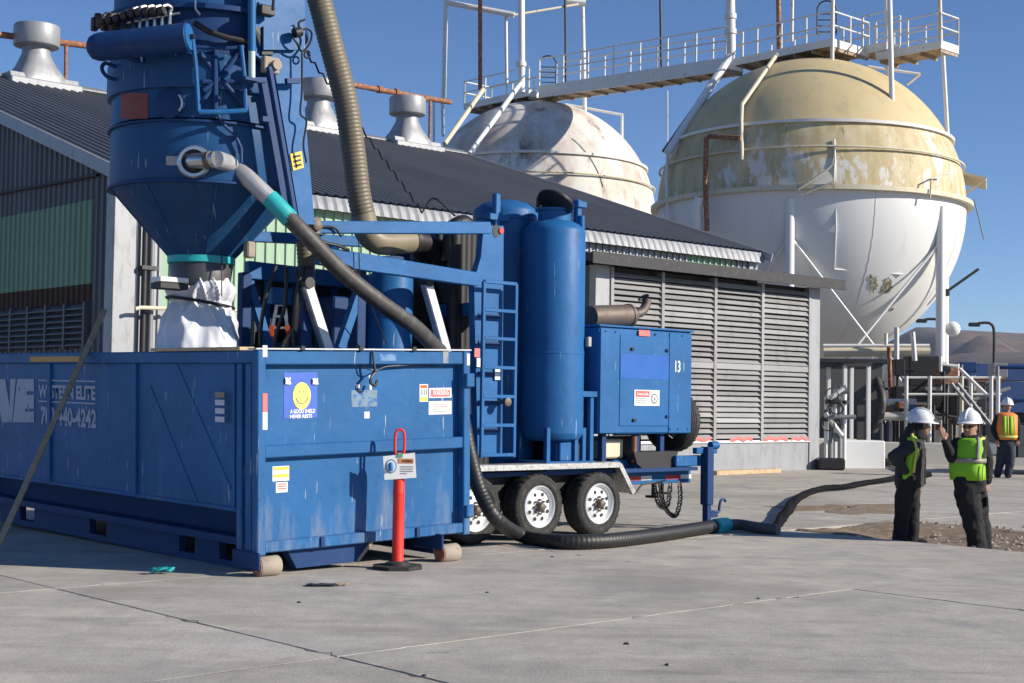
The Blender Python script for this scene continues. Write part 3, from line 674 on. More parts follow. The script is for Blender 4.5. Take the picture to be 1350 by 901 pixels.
tgplate('worn_patch',500,467,522,476,S('scraped_paint',(.12,.25,.42),.6,0,.4,12,(.022,.13,.36),(.5,.6),9),0)
for (y0,y1,m) in ((455.5,471,INKW),(519,543,PINK),(543.5,567,SIGNW)):
    a=CN.on(346,y1,y=-.012); h=CN.on(346,y0,y=-.012).z-a.z; plate(G,'reflector_strip',(a.x,-.012,a.z),UX,UZ,.05,h,m,.003,.001)
a=CN.on(613,475,y=-.012); plate(G,'reflector_strip',(CW_-.02,-.012,ZT-.14),UX,UZ,.04,.12,INKW,.003,.001)
# board resting on the rim, timber pole against the long side
o=Frame('rim_board',CN.w((-.03,1.45,ZT+.0)),CN.root.rotation_euler[2],'pale board lying along the container rim below the plastic bag','board',rx=.010,ry=-.030)
MB().box(0,.16,-1.15,.55,.002,.035,.004).build('board',WOOD,o)
P0=gnd(-11,739); P1=CN.w(CN.on(112,466,x=-.06)); d=(P1-P0); P2=P1+d.normalized()*.62
o=Frame('timber_pole',P0,0,'long weathered timber pole leaning on the container rim at far left','timber')
MB().beam((0,0,0),P2-P0,.06,.045,(.3,-1,.2),.008).build('pole',WOODG,o)
# ------------------------------------------------------------------ delineator post with sign
D=Frame('delineator_post',gnd(524,750),R(8),'orange-red delineator post with loop handle, black base and taped-on white sign','traffic post')
n=8; MB().prism([(.245*math.cos(R(22.5+45*k)),.245*math.sin(R(22.5+45*k))) for k in range(8)],(0,0,0),(1,0,0),(0,1,0),.035).lathe([(.13,.03),(.11,.06),(.07,.075)],24).build('base',RUBBER,D)
MB().lathe([(.062,.05),(.062,.07),(.056,.09),(.055,.70),(.057,.71),(.057,.73),(.055,.74),(.055,.95),(.05,1.03),(.035,1.08),(.02,1.10)],28).build('tube',SAFE,D)
mb=MB(); mb.tube(curve([(-.035,0,1.05),(-.045,0,1.15),(-.042,0,1.27),(-.02,0,1.315),(.02,0,1.315),(.042,0,1.27),(.045,0,1.15),(.035,0,1.05)],6),.013,10); mb.build('handle_loop',SAFE,D)
sg=Frame('sign',(0,0,0)); sg.root.parent=D.root
def sp(px,py): 
    d_=D.i.to_3x3()@ray(px,py); c_=D.i@Vector((0,0,EYE)); return c_+d_*((-.066-c_[1])/d_[1])
q=[sp(505,602),sp(547,597),sp(549,630),sp(507,633)]; mb=MB(); mb.add([Vector(p) for p in q]+[Vector(p)+Vector((0,.006,0)) for p in q],[(0,1,2,3),(7,6,5,4),(0,4,5,1),(1,5,6,2),(2,6,7,3),(3,7,4,0)]); mb.build('board',SIGNW,sg,False)
V_Z=UZ
c=sp(515.5,615); disc(sg,'blue_ring',c,UX,UZ,.052,S('sign_blue',(.04,.17,.42),.5),.002,.002,28,.066); disc(sg,'white_ring',c,UX,UZ,.043,SIGNW,.002,.004,28,.056)
MB().lathe([(.004,0),(.024,.004),(.026,.05),(.018,.078),(.004,.085)],16,c+Vector((0,-.002,-.045)),(0,0,1)).build('pictogram',bpy.data.materials['sign_blue'],sg)
a=sp(525,611); plate(sg,'orange_header',a,UX,UZ,.145,.045,S('sign_orange',(.62,.25,.10),.5),.002,.002); lettering(sg,'WARNING',a+Vector((.035,-.0045,.008)),UX,UZ,.10,.028,INKB,.02)
for k in range(4): plate(sg,'print_line',sp(528,616+k*3),UX,UZ,.12 if k<3 else .06,.008,INKGR,.0015,.002)
plate(sg,'green_clip',sp(524,603),UX,UZ,.05,.04,S('green_tape',(.10,.36,.24),.5),.006,.002)
# ================================================================== VACUUM TRAILER
TO=gnd(712,713)
TR=Frame('vacuum_trailer',TO,GA,'blue triple-axle vacuum trailer with engine box, tall tank and ladder beside the container','trailer')
def tp(px,py,y): return TR.on(px,py,y=y)
# wheels
def wheel_at(x,y,side=1):
    W=Frame('wheel',(0,0,0)); W.root.parent=TR.root; W.root.location=(x,y,.388); W.root.rotation_euler=(0,0,0 if side>0 else math.pi)
    return W
ax=(0,1,0)
tyre_p=[(.235,.03),(.25,.012),(.30,.002),(.345,.006),(.368,.022),(.380,.045),(.386,.075)]
def tyre_mesh():
    prof=tyre_p+[(.388,.09)]
    for k in range(3):
        y=.09+k*.042; prof+=[(.388,y+.030),(.377,y+.032),(.377,y+.040),(.388,y+.042)]
    prof+=[(.386,.225),(.37,.26),(.33,.28),(.25,.27),(.235,.25)]
    mb=MB(); mb.lathe(prof,56,(0,0,0),ax,False); 
    for k in range(56):
        if k%2: continue
        a=2*math.pi*k/56; c,s=math.cos(a),math.sin(a)
        mb.beam((c*.372,.018,s*.372),(c*.386,.07,s*.386),.010,.012,(c,0,s))
    for r in (.275,.335): mb.lathe([(r-.004,.004),(r,.0),(r+.004,.004)],56,(0,.0015,0),ax,False)
    return mb.mesh('tyre',RUBBER,True,50)
def rim_mesh():
    mb=MB(); mb.lathe([(.238,.03),(.245,.012),(.238,.004),(.228,.010),(.215,.035),(.205,.060),(.196,.064),(.188,.052),(.165,.038),(.12,.030),(.085,.028),(.06,.028)],56,(0,0,0),ax,False)
    return mb.mesh('rim',RIM,True,40)
tm,rmh=tyre_mesh(),rim_mesh()
hme=MB().lathe([(.001,.0),(.023,.0),(.023,.004),(.001,.0045)],12,(0,0,0),(0,-1,0)).mesh('hand_hole',BLACK)
hb=MB(); hb.lathe([(.06,.0),(.058,-.03),(.05,-.055),(.042,-.075),(.02,-.085),(.002,-.086)],24,(0,.03,0),ax)
for k in range(8):
    a=2*math.pi*k/8; hb.cyl((math.cos(a)*.082,.03,math.sin(a)*.082),(math.cos(a)*.082,-.008,math.sin(a)*.082),.013,n=6)
hbm=hb.mesh('hub',MUFF)
for y,sd_ in ((0,1),(2.35,-1)):
    for i,x in enumerate((-.98,.0,.99)):
        W=wheel_at(x,y,sd_); inst(tm,'tyre',W); inst(rmh,'rim',W); [inst(hme,'hand_hole',W,(math.cos(2*math.pi*(k_+.5)/8)*.150,.0325,math.sin(2*math.pi*(k_+.5)/8)*.150)) for k_ in range(8 if y==0 else 0)]; inst(hbm,'hub',W)
for x in (-.98,0,.99): MB().cyl((x,.3,.388),(x,2.05,.388),.05).build('axle',BLACK,TR)
# fender
fz_=.885; FE=Frame('fender',(0,0,0)); FE.root.parent=TR.root
plate_m=S('tread_plate_aluminium',(.50,.50,.49),.42,.55,.2,18,(.30,.29,.27),(.5,.62),22,False,.5,55)
MB().box(-1.75,1.30,-.03,.27,fz_-.012,fz_,.003).box(-1.75,1.30,-.034,-.026,fz_-.065,fz_+.001,.002).build('top_plate',plate_m,FE)
MB().beam((1.295,.12,fz_-.006),(1.56,.12,.50),.30,.012,(0,1,0) if 0 else (0,0,1)).beam((1.30,-.03,fz_-.03),(1.555,-.03,.50),.008,.06).build('end_plate',plate_m,FE)
MB().box(-1.7,1.28,.29,.33,.42,fz_-.02).build('inner_guard',BLACK,FE)
# chassis
CH=Frame('chassis',(0,0,0)); CH.root.parent=TR.root
zt_=tp(870,621,.30).z; zb_=tp(870,638,.30).z
MB().box(-1.9,3.0,.30,.38,zb_,zt_,.006).box(-1.9,3.0,2.0,2.08,zb_,zt_,.006).build('main_rail',BLUE,CH)
for x in (-1.85,-.5,.5,1.6,2.4): MB().box(x,x+.1,.38,2.0,zb_+.02,zt_-.02).build('cross_member',NAVY,CH)
MB().box(-1.95,2.9,.1,2.3,zt_+.004,zt_+.05).build('deck_plate',NAVY,CH)
MB().box(1.55,2.75,.32,.45,zt_+.05,zt_+.15,.01).build('side_step',BLUE,CH)
for x0,x1,m in ((tp(824,628,.3).x,tp(845,628,.3).x,RED),(tp(845,628,.3).x,tp(859,628,.3).x,SIGNW),(tp(877,626,.3).x,tp(897,626,.3).x,RED),(tp(897,626,.3).x,tp(911,626,.3).x,SIGNW)):
    plate(CH,'reflector',(x0,.30,(zt_+zb_)/2-.03),UX,UZ,x1-x0,.055,m,.003,.001)
# hitch end: jack post, crank, chains, stands
J=tp(932,640,.05)
MB().box(J.x-.07,J.x+.06,-.02,.11,.30,J.z+.50,.01).box(J.x-.045,J.x+.035,.0,.09,.03,.32,.006).box(J.x-.10,J.x+.09,-.05,.14,0,.03,.004).build('jack_post',NAVY,TR)
MB().box(J.x-.22,J.x+.2,.04,.12,zt_+.22,zt_+.30,.01).box(J.x-.55,J.x-.05,.10,.16,zt_+.06,zt_+.20,.01).cyl((J.x+.06,.05,zt_+.33),(J.x+.2,.05,zt_+.33),.05).build('hitch_bracket',BLUE,TR)
MB().tube(curve([(J.x+.03,.04,.22),(J.x+.22,.04,.20),(J.x+.24,.04,.25),(J.x+.27,.04,.34),(J.x+.33,.04,.36),(J.x+.37,.04,.33)],5),.018,8).box(J.x+.02,J.x+.20,.02,.09,.13,.20,.01).build('crank_handle',NAVY,TR)
def chain(parent,pts,name='safety_chain'):
    mb=MB(); P=curve(pts,6); L=0; 
    for i in range(0,len(P)-1):
        a,b=P[i],P[i+1]; c=(a+b)/2; d=(b-a).normalized(); s=d.cross(Vector((0,1,0)) if i%2 else Vector((1,.3,0))).normalized()*.026
        e=d*.040; mb.tube([c+e+s*.4,c+e*.5+s,c-e*.5+s,c-e+s*.4,c-e-s*.4,c-e*.5-s,c+e*.5-s,c+e-s*.4,c+e+s*.4],.009,6,False)
    mb.build(name,DKMET,parent)
chain(TR,[(2.35,.25,zb_),(2.36,.22,zb_-.2),(2.45,.20,zb_-.36),(2.6,.2,zb_-.40),(2.68,.2,zb_-.2),(2.72,.25,zb_)])
chain(TR,[(2.30,.32,zb_),(2.38,.30,zb_-.26),(2.52,.28,zb_-.28),(2.60,.3,zb_)])
for px in (861,873): 
    p=tp(px,640,.4); MB().cyl((p.x,.4,p.z+.02),(p.x,.4,p.z-.14 if px<870 else p.z-.10),.022).box(p.x-.07,p.x+.07,.33,.47,p.z-.16 if px<870 else p.z-.11,p.z-.13 if px<870 else p.z-.09).build('leveling_stand',BLACK,TR)
mb=MB(); mb.tube(curve([(1.55,.2,.55),(1.75,.15,.48),(1.95,.2,.58),(2.2,.2,.60),(2.5,.3,.62)],6),.012,8); mb.build('brake_line',BLACK,TR)
# engine enclosure
b0=tp(786,432,.12); b1=tp(912,437,.12); b2=tp(911,572,.12); EX0,EX1=b0.x+.06,b1.x; EZ0,EZ1=b2.z,b1.z-.01
EN=Frame('engine_enclosure',(0,0,0)); EN.root.parent=TR.root
MB().box(EX0,EX1,.12,2.05,EZ0,EZ1,.02).build('cabinet',BLUE,EN)
MB().box(EX0-.03,EX1+.02,.09,2.08,EZ1-.005,EZ1+.02,.005).build('lid',BLUE,EN)
d0=tp(817,450,.12).x; d1=tp(882,450,.12).x
for a_,b_,n_ in ((EX0+.012,d0-.008,'side_panel'),(d0,d1-.008,'access_door'),(d1,EX1-.012,'side_panel')):
    MB().box(a_,b_,.108,.121,EZ0+(.10 if n_=='access_door' else .012),EZ1-.09 if n_=='access_door' else EZ1-.03,.004).build(n_,BLUE,EN)
z1_=tp(850,468,.108).z; z0_=tp(850,500,.108).z; plate(EN,'fresh_paint_band',(d0+.004,.108,z0_),UX,UZ,d1-d0-.018,z1_-z0_,S('saturated_blue_paint',(.008,.105,.42),.4,0,.05,3),.002,.0005)
for px,py in ((836,554),(834,460),(880,462),(880,549)):
    p=tp(px,py,.10); MB().box(p.x-.03,p.x+.03,.085,.106,p.z-.02,p.z+.015,.004).build('door_latch',BLACK if px!=880 else NAVY,EN)
for px in (884,894,907): 
    for z in (EZ0+.06,): p=tp(px,560,.10); MB().cyl((p.x,.10,z),(p.x,.116,z),.012,n=8).build('bolt_head',NAVY,EN)
for px in (790,799,812,842,852,865,900): p=tp(px,440,.10); MB().cyl((p.x,.10,EZ1-.06),(p.x,.116,EZ1-.06),.012,n=8).build('bolt_head',NAVY,EN)
p=tp(842,443,.10); plate(EN,'red_marker',p,UX,UZ,.2,.075,PINK,.004,.003)
a=tp(836,535,.105); b=tp(869,535,.105); h=tp(836,514,.105).z-a.z
sgn=plate(EN,'danger_sign',a,UX,UZ,b.x-a.x,h,SIGNW,.003,.001)
w=b.x-a.x; plate(sgn,'red_header',a+Vector((.02,0,h*.56)),UX,UZ,w*.55,h*.36,RED,.002,.0045); lettering(sgn,'DANGER',a+Vector((.035,-.007,h*.63)),UX,UZ,w*.48,h*.2,SIGNW,.02)
for k in range(3): plate(sgn,'print_line',a+Vector((.03,0,h*(.42-.13*k))),UX,UZ,w*(.5-.06*k),h*.05,INKGR,.002,.0045)
disc(sgn,'pictogram_ring',a+Vector((w*.79,0,h*.46)),UX,UZ,w*.14,INKGR,.002,.0045,24,h*.34); disc(sgn,'pictogram_centre',a+Vector((w*.79,0,h*.46)),UX,UZ,w*.085,SIGNW,.002,.0066,24,h*.22); disc(sgn,'pictogram_figure',a+Vector((w*.79,0,h*.44)),UX,UZ,w*.04,INKGR,.002,.0088,12,h*.14)
a=tp(890,491,.105); lettering(EN,'13',a,UX,UZ,.10,.15,SIGNW,.02)
# frame under the enclosure and small parts in its shade
for x in (EX0+.15,EX0+.75,EX1-.5): [MB().box(x,x+.08,y_,y_+.08,zt_+.05,EZ0,.005).build('enclosure_leg',NAVY,TR) for y_ in (.2,1.8)]
MB().box(EX0+.1,EX1-.1,.9,1.0,zt_+.05,EZ0-.05).build('sump',BLACK,TR)
p=tp(808,592,.35); MB().box(p.x-.2,p.x+.2,.35,.6,p.z-.12,p.z+.12,.02).build('battery_box',CREAM,TR)
MB().cyl((EX0+.75,.22,zt_+.12),(EX0+.75,.22,EZ0-.03),.03).build('drain_valve',RUST,TR)
p=tp(867,606,.14); MB().prism([(-.42,.10),(.42,.10),(.36,-.04),(.26,-.11),(-.24,-.12),(-.36,-.05)],(p.x,.16,p.z),(1,0,0),(0,0,1),-.30).build('fuel_tank',BLACK,TR)
# spare tyre behind the enclosure
zs=tp(890,556,.3).z; W=wheel_at(EX1+.34,.62); W.root.name='spare_wheel'; W.root.location.z=zs; W.root.rotation_euler=(0,0,R(90)); inst(tm,'tyre',W,(0,0,0),(0,0,0),(1.06,1,1.06)); inst(rmh,'rim',W)
MB().box(EX1-.01,EX1+.2,.58,.66,zs-.04,zs+.04).build('spare_wheel_mount',NAVY,TR)
# pipework between tank and enclosure
MB().box(EX0-.36,EX0-.30,.16,.22,zt_+.05,zt_+.93,.004).box(EX0-.10,EX0-.04,.16,.22,zt_+.05,zt_+.93,.004).box(EX0-.36,EX0+.02,.14,.24,zt_+.93,zt_+1.0,.004).build('stand_frame',BLUE,TR)
MB().box(EX0-.36,EX0-.02,.35,1.8,zt_+.1,EZ1-.2).build('blower_body',BLACK,TR)
p=tp(777,470,.45); MB().lathe([(.02,-.24),(.10,-.22),(.165,-.12),(.18,.0),(.17,.14),(.11,.24),(.03,.26)],28,(p.x+.02,.45,p.z+.0)).cyl((p.x+.02,.45,p.z-.5),(p.x+.02,.45,p.z-.2),.04).build('air_cleaner',MUFF,TR)
p0=tp(778,418,.75); p1=tp(838,416,.75)
MB().lathe([(.06,-.02),(.14,0),(.145,.03),(.145,(p1-p0).length*.80),(.155,(p1-p0).length*.81),(.155,(p1-p0).length*.86),(.12,(p1-p0).length*.9),(.07,(p1-p0).length)],28,p0,(p1-p0)).build('muffler',MUFF,TR)
q=[tp(834,415,.75),tp(845,412,.75),tp(851,404,.75),tp(853,395,.75)]; MB().tube(curve(q,5),.062,14).build('tail_pipe',MUFF,TR)
e=tp(849,396,.75); MB().lathe([(.002,0),(.075,.004),(.078,.012),(.002,.016)],18,e+Vector((0,0,.03)),(-.6,0,.8)).cyl(e+Vector((-.10,0,.0)),e+Vector((.04,0,.02)),.018).build('rain_cap',BLACK,TR)
# tall front tank
tcx=tp(728.5,450,.46).x; tr_=.385; TZ0=tp(728,578,.08).z; TZ1=tp(728,298,.08).z
TK=Frame('tall_tank',(0,0,0)); TK.root.parent=TR.root
c=(tcx,.46,0)
MB().lathe([(.02,TZ0-.05),(.25,TZ0-.045),(.34,TZ0-.015),(tr_,TZ0+.05),(tr_,TZ0+.06),(tr_,TZ0+1.0),(tr_+.004,TZ0+1.005),(tr_+.004,TZ0+1.02),(tr_,TZ0+1.025),(tr_,TZ1-.01),(tr_-.012,TZ1+.02),(.30,TZ1+.085),(.22,TZ1+.12)],64,c).build('shell',BLUE,TK)
MB().lathe([(.20,TZ1+.10),(.20,TZ1+.24),(.235,TZ1+.24),(.235,TZ1+.27),(.17,TZ1+.275),(.17,TZ1+.10)],40,c,cap=False).build('collar',BLUE,TK)
lc=tp(732,268,.30); nrm=Vector((-.54,-.075,-.88)).normalized()
MB().lathe([(.002,0),(.225,0),(.232,.006),(.232,.025),(.2,.035),(.002,.04)],40,lc,-nrm).build('hatch_lid',BLACK,TK)
MB().lathe([(.002,0),(.226,.0),(.226,.004),(.002,.005)],36,lc+nrm*.006,-nrm).build('lid_gasket',BLACK,TK)
MB().box(tcx+.22,tcx+.30,.28,.36,TZ1+.06,TZ1+.40,.01).box(tcx+.20,tcx+.36,.25,.38,TZ1+.30,TZ1+.38,.01).cyl((tcx+.27,.26,TZ1+.02),(tcx+.27,.26,TZ1+.2),.04).build('lid_hinge',BLUE,TK)
for s in ((-.30,.22),(.30,.22),(.30,.7),(-.30,.7)): MB().box(tcx+s[0]-.03,tcx+s[0]+.03,s[1]-.03,s[1]+.03,zt_+.05,TZ0+.12,.004).build('tank_leg',BLUE,TK)
MB().box(tcx-.42,tcx+.42,.10,.90,zt_+.051,zt_+.16,.01).build('tank_base',BLUE,TK)
MB().box(tcx-.10,tcx+.16,.2,.5,zt_+.16,TZ0-.05,.01).build('discharge_box',BLUE,TK)
a=Vector((tcx+.30,.215,TZ0+1.23)); MB().box(tcx+.24,tcx+.30,.085,.14,TZ0+1.1,TZ0+1.22,.008).build('lifting_lug',S('chipped_paint',(.35,.36,.35),.6,0,.3,20),TK)
# rear tank
p=tp(667,270,1.15); c2=(p.x,1.15,0); RT1=p.z
RK=Frame('rear_tank',(0,0,0)); RK.root.parent=TR.root
MB().lathe([(.40,zt_+.1),(.40,RT1-.22),(.41,RT1-.21),(.41,RT1-.10),(.395,RT1-.07),(.30,RT1+.0),(.15,RT1+.045),(.01,RT1+.055)],56,c2).build('shell',BLUE,RK)
MB().box(p.x-.52,p.x-.44,.75,.83,RT1-.35,RT1+.05,.01).box(p.x-.62,p.x-.3,.74,.86,RT1-.28,RT1-.20,.01).cyl((p.x-.6,.8,RT1-.24),(p.x-.35,.8,RT1-.24),.05).build('clamp_arm',BLUE,RK)
MB().box(p.x+.18,p.x+.26,.72,.80,RT1-.05,RT1+.08,.01).build('clamp_arm',BLACK,RK)
# ladder
LD=Frame('ladder',(0,0,0)); LD.root.parent=TR.root
lx0=tp(637.5,450,.10).x; lx1=tp(680,450,.10).x; lz1=tp(640,371,.10).z; lz0=tp(640,604,.10).z
for x in (lx0,lx1): MB().box(x-.022,x+.022,.09,.13,lz0,lz1,.006).build('rail',BLUE,LD)
for py in (373,410,447,485,523,561,600):
    z=tp(660,py,.10).z; MB().box(lx0,lx1,.085,.125,z-.02,z+.02,.005).build('rung',BLUE,LD)
# tower: wedge column behind the ladder
TW=Frame('lift_tower',(0,0,0)); TW.root.parent=TR.root
def tpoly(L,y): 
    return [(tp(a,b,y).x,tp(a,b,y).z) for a,b in L]
MB().prism(tpoly([(638,298),(664,298),(662,600),(630,600),(625,370),(634,340)],.26),(0,.26,0),(1,0,0),(0,0,1),-.10).build('front_cheek',BLUE,TW)
MB().prism(tpoly([(638,298),(664,298),(662,600),(630,600),(625,370),(634,340)],.26),(0,1.9,0),(1,0,0),(0,0,1),-.10).build('rear_cheek',BLUE,TW)
xx=tp(645,600,.26).x; [MB().box(xx-.05,xx+.2,.36,1.9,z_,z_+.15).build('tie_beam',BLUE,TW) for z_ in (2.6,1.3)]
for py in (416,452,492,530,566): 
    z=tp(645,py,.25).z; MB().box(tp(631,py,.25).x,tp(659,py,.25).x,.248,.262,z-.035,z+.015).build('step_recess',NAVY,TW)
p=tp(654,305,.26); disc(TW,'access_hole',p,UX,UZ,.055,BLACK,.004,.002,20,.075); disc(TW,'red_cap',p+Vector((.07,0,.01)),UX,UZ,.035,RED,.02,.002)
for px,py,m in ((655,495,SIGNW),(628,465,PINK),(631,478,SIGNW)):
    a=tp(px-3,py+6,.24); plate(TW,'instruction_label',a,UX,UZ,.08,.16 if px==655 else .10,m,.003,.004)
p=tp(661,530,.2); MB().lathe([(.01,0),(.03,.01),(.03,.08),(.05,.09),(.05,.12),(.01,.13)],16,(p.x,.2,p.z),(0,-1,0)).build('ball_valve',MUFF,TW)
# black ribbed curtain of filter sleeves behind the tower
q0=tp(600,300,.8).x; q1=tp(640,300,.8).x; zt2=tp(620,294,.8).z
for k in range(7):
    x=q0+(q1-q0)*k/6
    for yy_ in (.8,1.5): MB().cyl((x,yy_,zt_+.1),(x,yy_,zt2-.05*(k%2)),.085,n=14).build('filter_sleeve',BLACK,TR)
p=tp(612,284,.75); MB().tube(curve([(p.x-.12,.85,p.z-.55),(p.x-.1,.85,p.z-.2),(p.x+.06,.85,p.z-.08),(p.x+.22,.9,p.z-.12)],6),.10,16).build('black_duct',HOSEB,TR)
# short blue tank on the rear deck, seen over the container
p=tp(514,420,1.0); T3=Frame('rear_drum',(0,0,0)); T3.root.parent=TR.root
zt3=tp(514,362,1.0).z; MB().lathe([(.26,.75),(.26,zt3-.06),(.24,zt3),(.12,zt3+.05),(.12,zt3+.14),(.02,zt3+.15)],40,(p.x,1.0,0)).lathe([(.267,1.9),(.267,1.93)],40,(p.x,1.0,0),cap=False).build('shell',BLUE,T3)
MB().cyl((p.x,1.0,zt3+.14),(p.x,1.0,zt3+.20),.15).build('clamp_ring',WHITE,T3)
# rear deck overhang carrying the drum and struts
MB().box(-3.1,-1.9,.25,2.15,.70,.78,.01).box(-3.1,-1.85,.30,.38,zb_,.70).box(-3.1,-1.85,2.0,2.08,zb_,.70).build('rear_extension',NAVY,TR)
for x in (-3.0,-2.3): MB().box(x,x+.12,.5,.62,.78,3.0,.01).box(x,x+.12,1.7,1.82,.78,3.0,.01).build('post',NAVY,TR)
MB().beam((-2.9,.55,1.1),(-2.2,.55,2.9),.09,.09).beam((-2.9,1.75,2.9),(-2.2,1.75,1.1),.09,.09).build('diagonal_brace',BLUE,TR)
xa=tp(335,400,1.95).x; xb=tp(606,400,1.95).x; zb3=tp(470,374,1.95).z
MB().box(xa,xb,1.95,2.05,.78,zb3,.01).build('rear_bulkhead',BLACK,TR)
for k in range(7): x_=xa+.15+(xb-xa-.3)*k/6; MB().box(x_-.03,x_+.03,1.88,1.95,.78,zb3-.05*(k%3),.006).build('bulkhead_stiffener',NAVY if k%2 else BLUE,TR)
MB().box(tp(440,400,1.2).x,tp(478,400,1.2).x,1.2,1.8,.78,tp(460,392,1.2).z,.02).build('oil_tank',NAVY,TR)
MB().box(tp(545,400,1.3).x,tp(598,400,1.3).x,1.3,1.8,.78,tp(570,384,1.3).z,.02).build('filter_cabinet',BLACK,TR)
# boom arms to the hopper
BM=Frame('boom',(0,0,0)); BM.root.parent=TR.root
def bar(px0,py0,px1,py1,y,w,h0,h1,mat=BLUE,name='arm',par=None):
    a=tp(px0,py0,y); b=tp(px1,py1,y); return MB().beam(a,b,w,h0,(0,0,1),.008,w,h1).build(name,mat,par or BM)
bar(644,301,410,300,.30,.10,.14,.13,BLUE,'upper_arm'); bar(628,369,418,337,.30,.10,.16,.19,BLUE,'lower_arm')
bar(600,325,330,312,1.75,.10,.13,.12,BLUE,'upper_arm'); bar(600,385,325,356,1.75,.10,.16,.20,BLUE,'lower_arm')
p=tp(416,298,.24); MB().lathe([(.02,0),(.055,.0),(.055,.05),(.03,.06)],18,(p.x,.24,p.z),(0,-1,0)).box(p.x-.06,p.x+.06,.22,.4,p.z-.09,p.z+.09,.01).build('pivot_pin',MUFF,BM)
MB().beam(tp(440,332,.5),tp(440,332,1.7),.12,.12).beam(tp(430,300,.4),tp(430,300,1.7),.10,.10).build('cross_tube',BLUE,BM)
for (a,b) in (((404,376),(430,458)),((562,374),(586,460))):
    A,B=tp(*a,.45),tp(*b,.45); d=(B-A); mb=MB(); mb.beam(A,B+d*.3,.12,.10,(0,1,0),.012); mb.build('hydraulic_ram',S('bare_aluminium',(.52,.53,.54),.4,.6,.15,9,(.3,.3,.3),(.55,.7),12),TR)
    MB().lathe([(.01,0),(.06,.0),(.06,.14),(.01,.141)],16,A+Vector((0,-.07,.02)),(0,1,0)).build('ram_eye',DKMET,TR)
mb=MB()
for k in range(9):
    x=random.uniform(-3.2,-2.75); y=random.uniform(.4,.9); mb.tube(curve([(x,y,3.0),(x+random.uniform(-.15,.15),y,2.6),(x+random.uniform(-.2,.2),y+.1,2.1),(x+random.uniform(-.1,.1),y,1.4)],5),.022,8)
mb.build('hydraulic_lines',HOSEB,TR)
mb=MB(); mb.tube(curve([tp(416,304,.25),tp(424,318,.22),tp(445,324,.22),tp(460,330,.25)],5),.018,8); mb.tube(curve([tp(420,300,.25),tp(440,300,.22),tp(450,312,.22)],5),.014,8); mb.tube(curve([tp(440,345,.2),tp(462,352,.2),tp(474,365,.2),tp(478,378,.25)],6),.010,6); mb.tube([tp(473,318,.2),tp(474,366,.2),tp(486,395,.2),tp(510,455,.3)],.006,6)
mb.build('control_cable',BLACK,TR)
MB().box(tp(355,388,1.0).x,tp(384,388,1.0).x,.95,1.05,tp(370,402,1.0).z,tp(370,380,1.0).z,.01).build('valve_block',BLUE,TR)

# ================================================================== RAISED HOPPER
hc=TR.on(270,160,y=1.2); HB=TR.w((hc.x,1.2,0)); 
zc=TR.on(285,345,y=1.2).z; HP=Frame('filter_hopper',Vector((HB.x,HB.y,zc)),GA,'raised blue cylindrical filter hopper with cone bottom hanging over the container','hopper')
HD=HB.y
def hz(py): return at(275,py,HD-.86).z-zc
z_c=hz(240); z_f=hz(162); z_t=hz(76); z_s=hz(119)
hr=(392-152)/2/1900*HD
PH8=R(17.2); C8=math.cos(R(22.5))
L8=dict(ph=PH8,cap=False)
MB().lathe([(.33,0),(.36,.04),(hr-.01,z_c)],64,**L8).build('cone',equip('scuffed_navy_cone',(.012,.058,.155),(.10,.14,.21),(.22,.26,.32),.03,False),HP)
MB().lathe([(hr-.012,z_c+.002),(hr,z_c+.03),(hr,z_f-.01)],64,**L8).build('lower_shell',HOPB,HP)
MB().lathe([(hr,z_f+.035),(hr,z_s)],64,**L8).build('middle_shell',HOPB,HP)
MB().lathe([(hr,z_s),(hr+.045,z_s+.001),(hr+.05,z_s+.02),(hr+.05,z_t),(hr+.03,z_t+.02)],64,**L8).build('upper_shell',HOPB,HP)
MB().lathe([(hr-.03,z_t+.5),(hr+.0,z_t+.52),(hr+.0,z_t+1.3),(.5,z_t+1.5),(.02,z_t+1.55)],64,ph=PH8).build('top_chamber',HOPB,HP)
MB().lathe([(hr+.03,z_t+.02),(hr+.03,z_t+.44),(hr+.11,z_t+.45),(hr+.11,z_t+.50),(hr-.05,z_t+.501)],64,**L8).build('manifold_band',NAVY,HP)
for z,w in ((z_c-.005,.03),(z_f,.035)):
    MB().lathe([(hr-.03,z-.012),(hr+w,z-.01),(hr+w,z+.012),(hr-.03,z+.014)],64,**L8).build('flange',NAVY,HP)
for k in range(8):
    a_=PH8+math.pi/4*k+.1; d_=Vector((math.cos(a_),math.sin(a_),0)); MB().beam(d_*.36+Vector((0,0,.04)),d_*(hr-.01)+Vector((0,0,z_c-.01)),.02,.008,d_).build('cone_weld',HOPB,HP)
MB().lathe([(.335,-.05),(.35,-.04),(.35,.06),(.335,.065)],48,cap=False).build('teal_clamp',TEAL,HP)
MB().lathe([(.27,-.30),(.30,-.29),(.33,-.06),(.32,-.04)],40,cap=False).build('outlet_neck',S('oily_neck',(.08,.08,.085),.45,.4,.3,9),HP)
def hp(px,py,Z): return HP.loc(at(px,py,Z))
# surface point on the body for a pixel
def hs(px,py,rr):
    c_=HP.i@Vector((0,0,EYE)); d_=(HP.i.to_3x3()@ray(px,py)); a_=d_.x**2+d_.y**2; b_=2*(c_.x*d_.x+c_.y*d_.y); e_=c_.x**2+c_.y**2-rr*rr
    disc_=max(0,b_*b_-4*a_*e_); return c_+d_*((-b_-math.sqrt(disc_))/(2*a_))
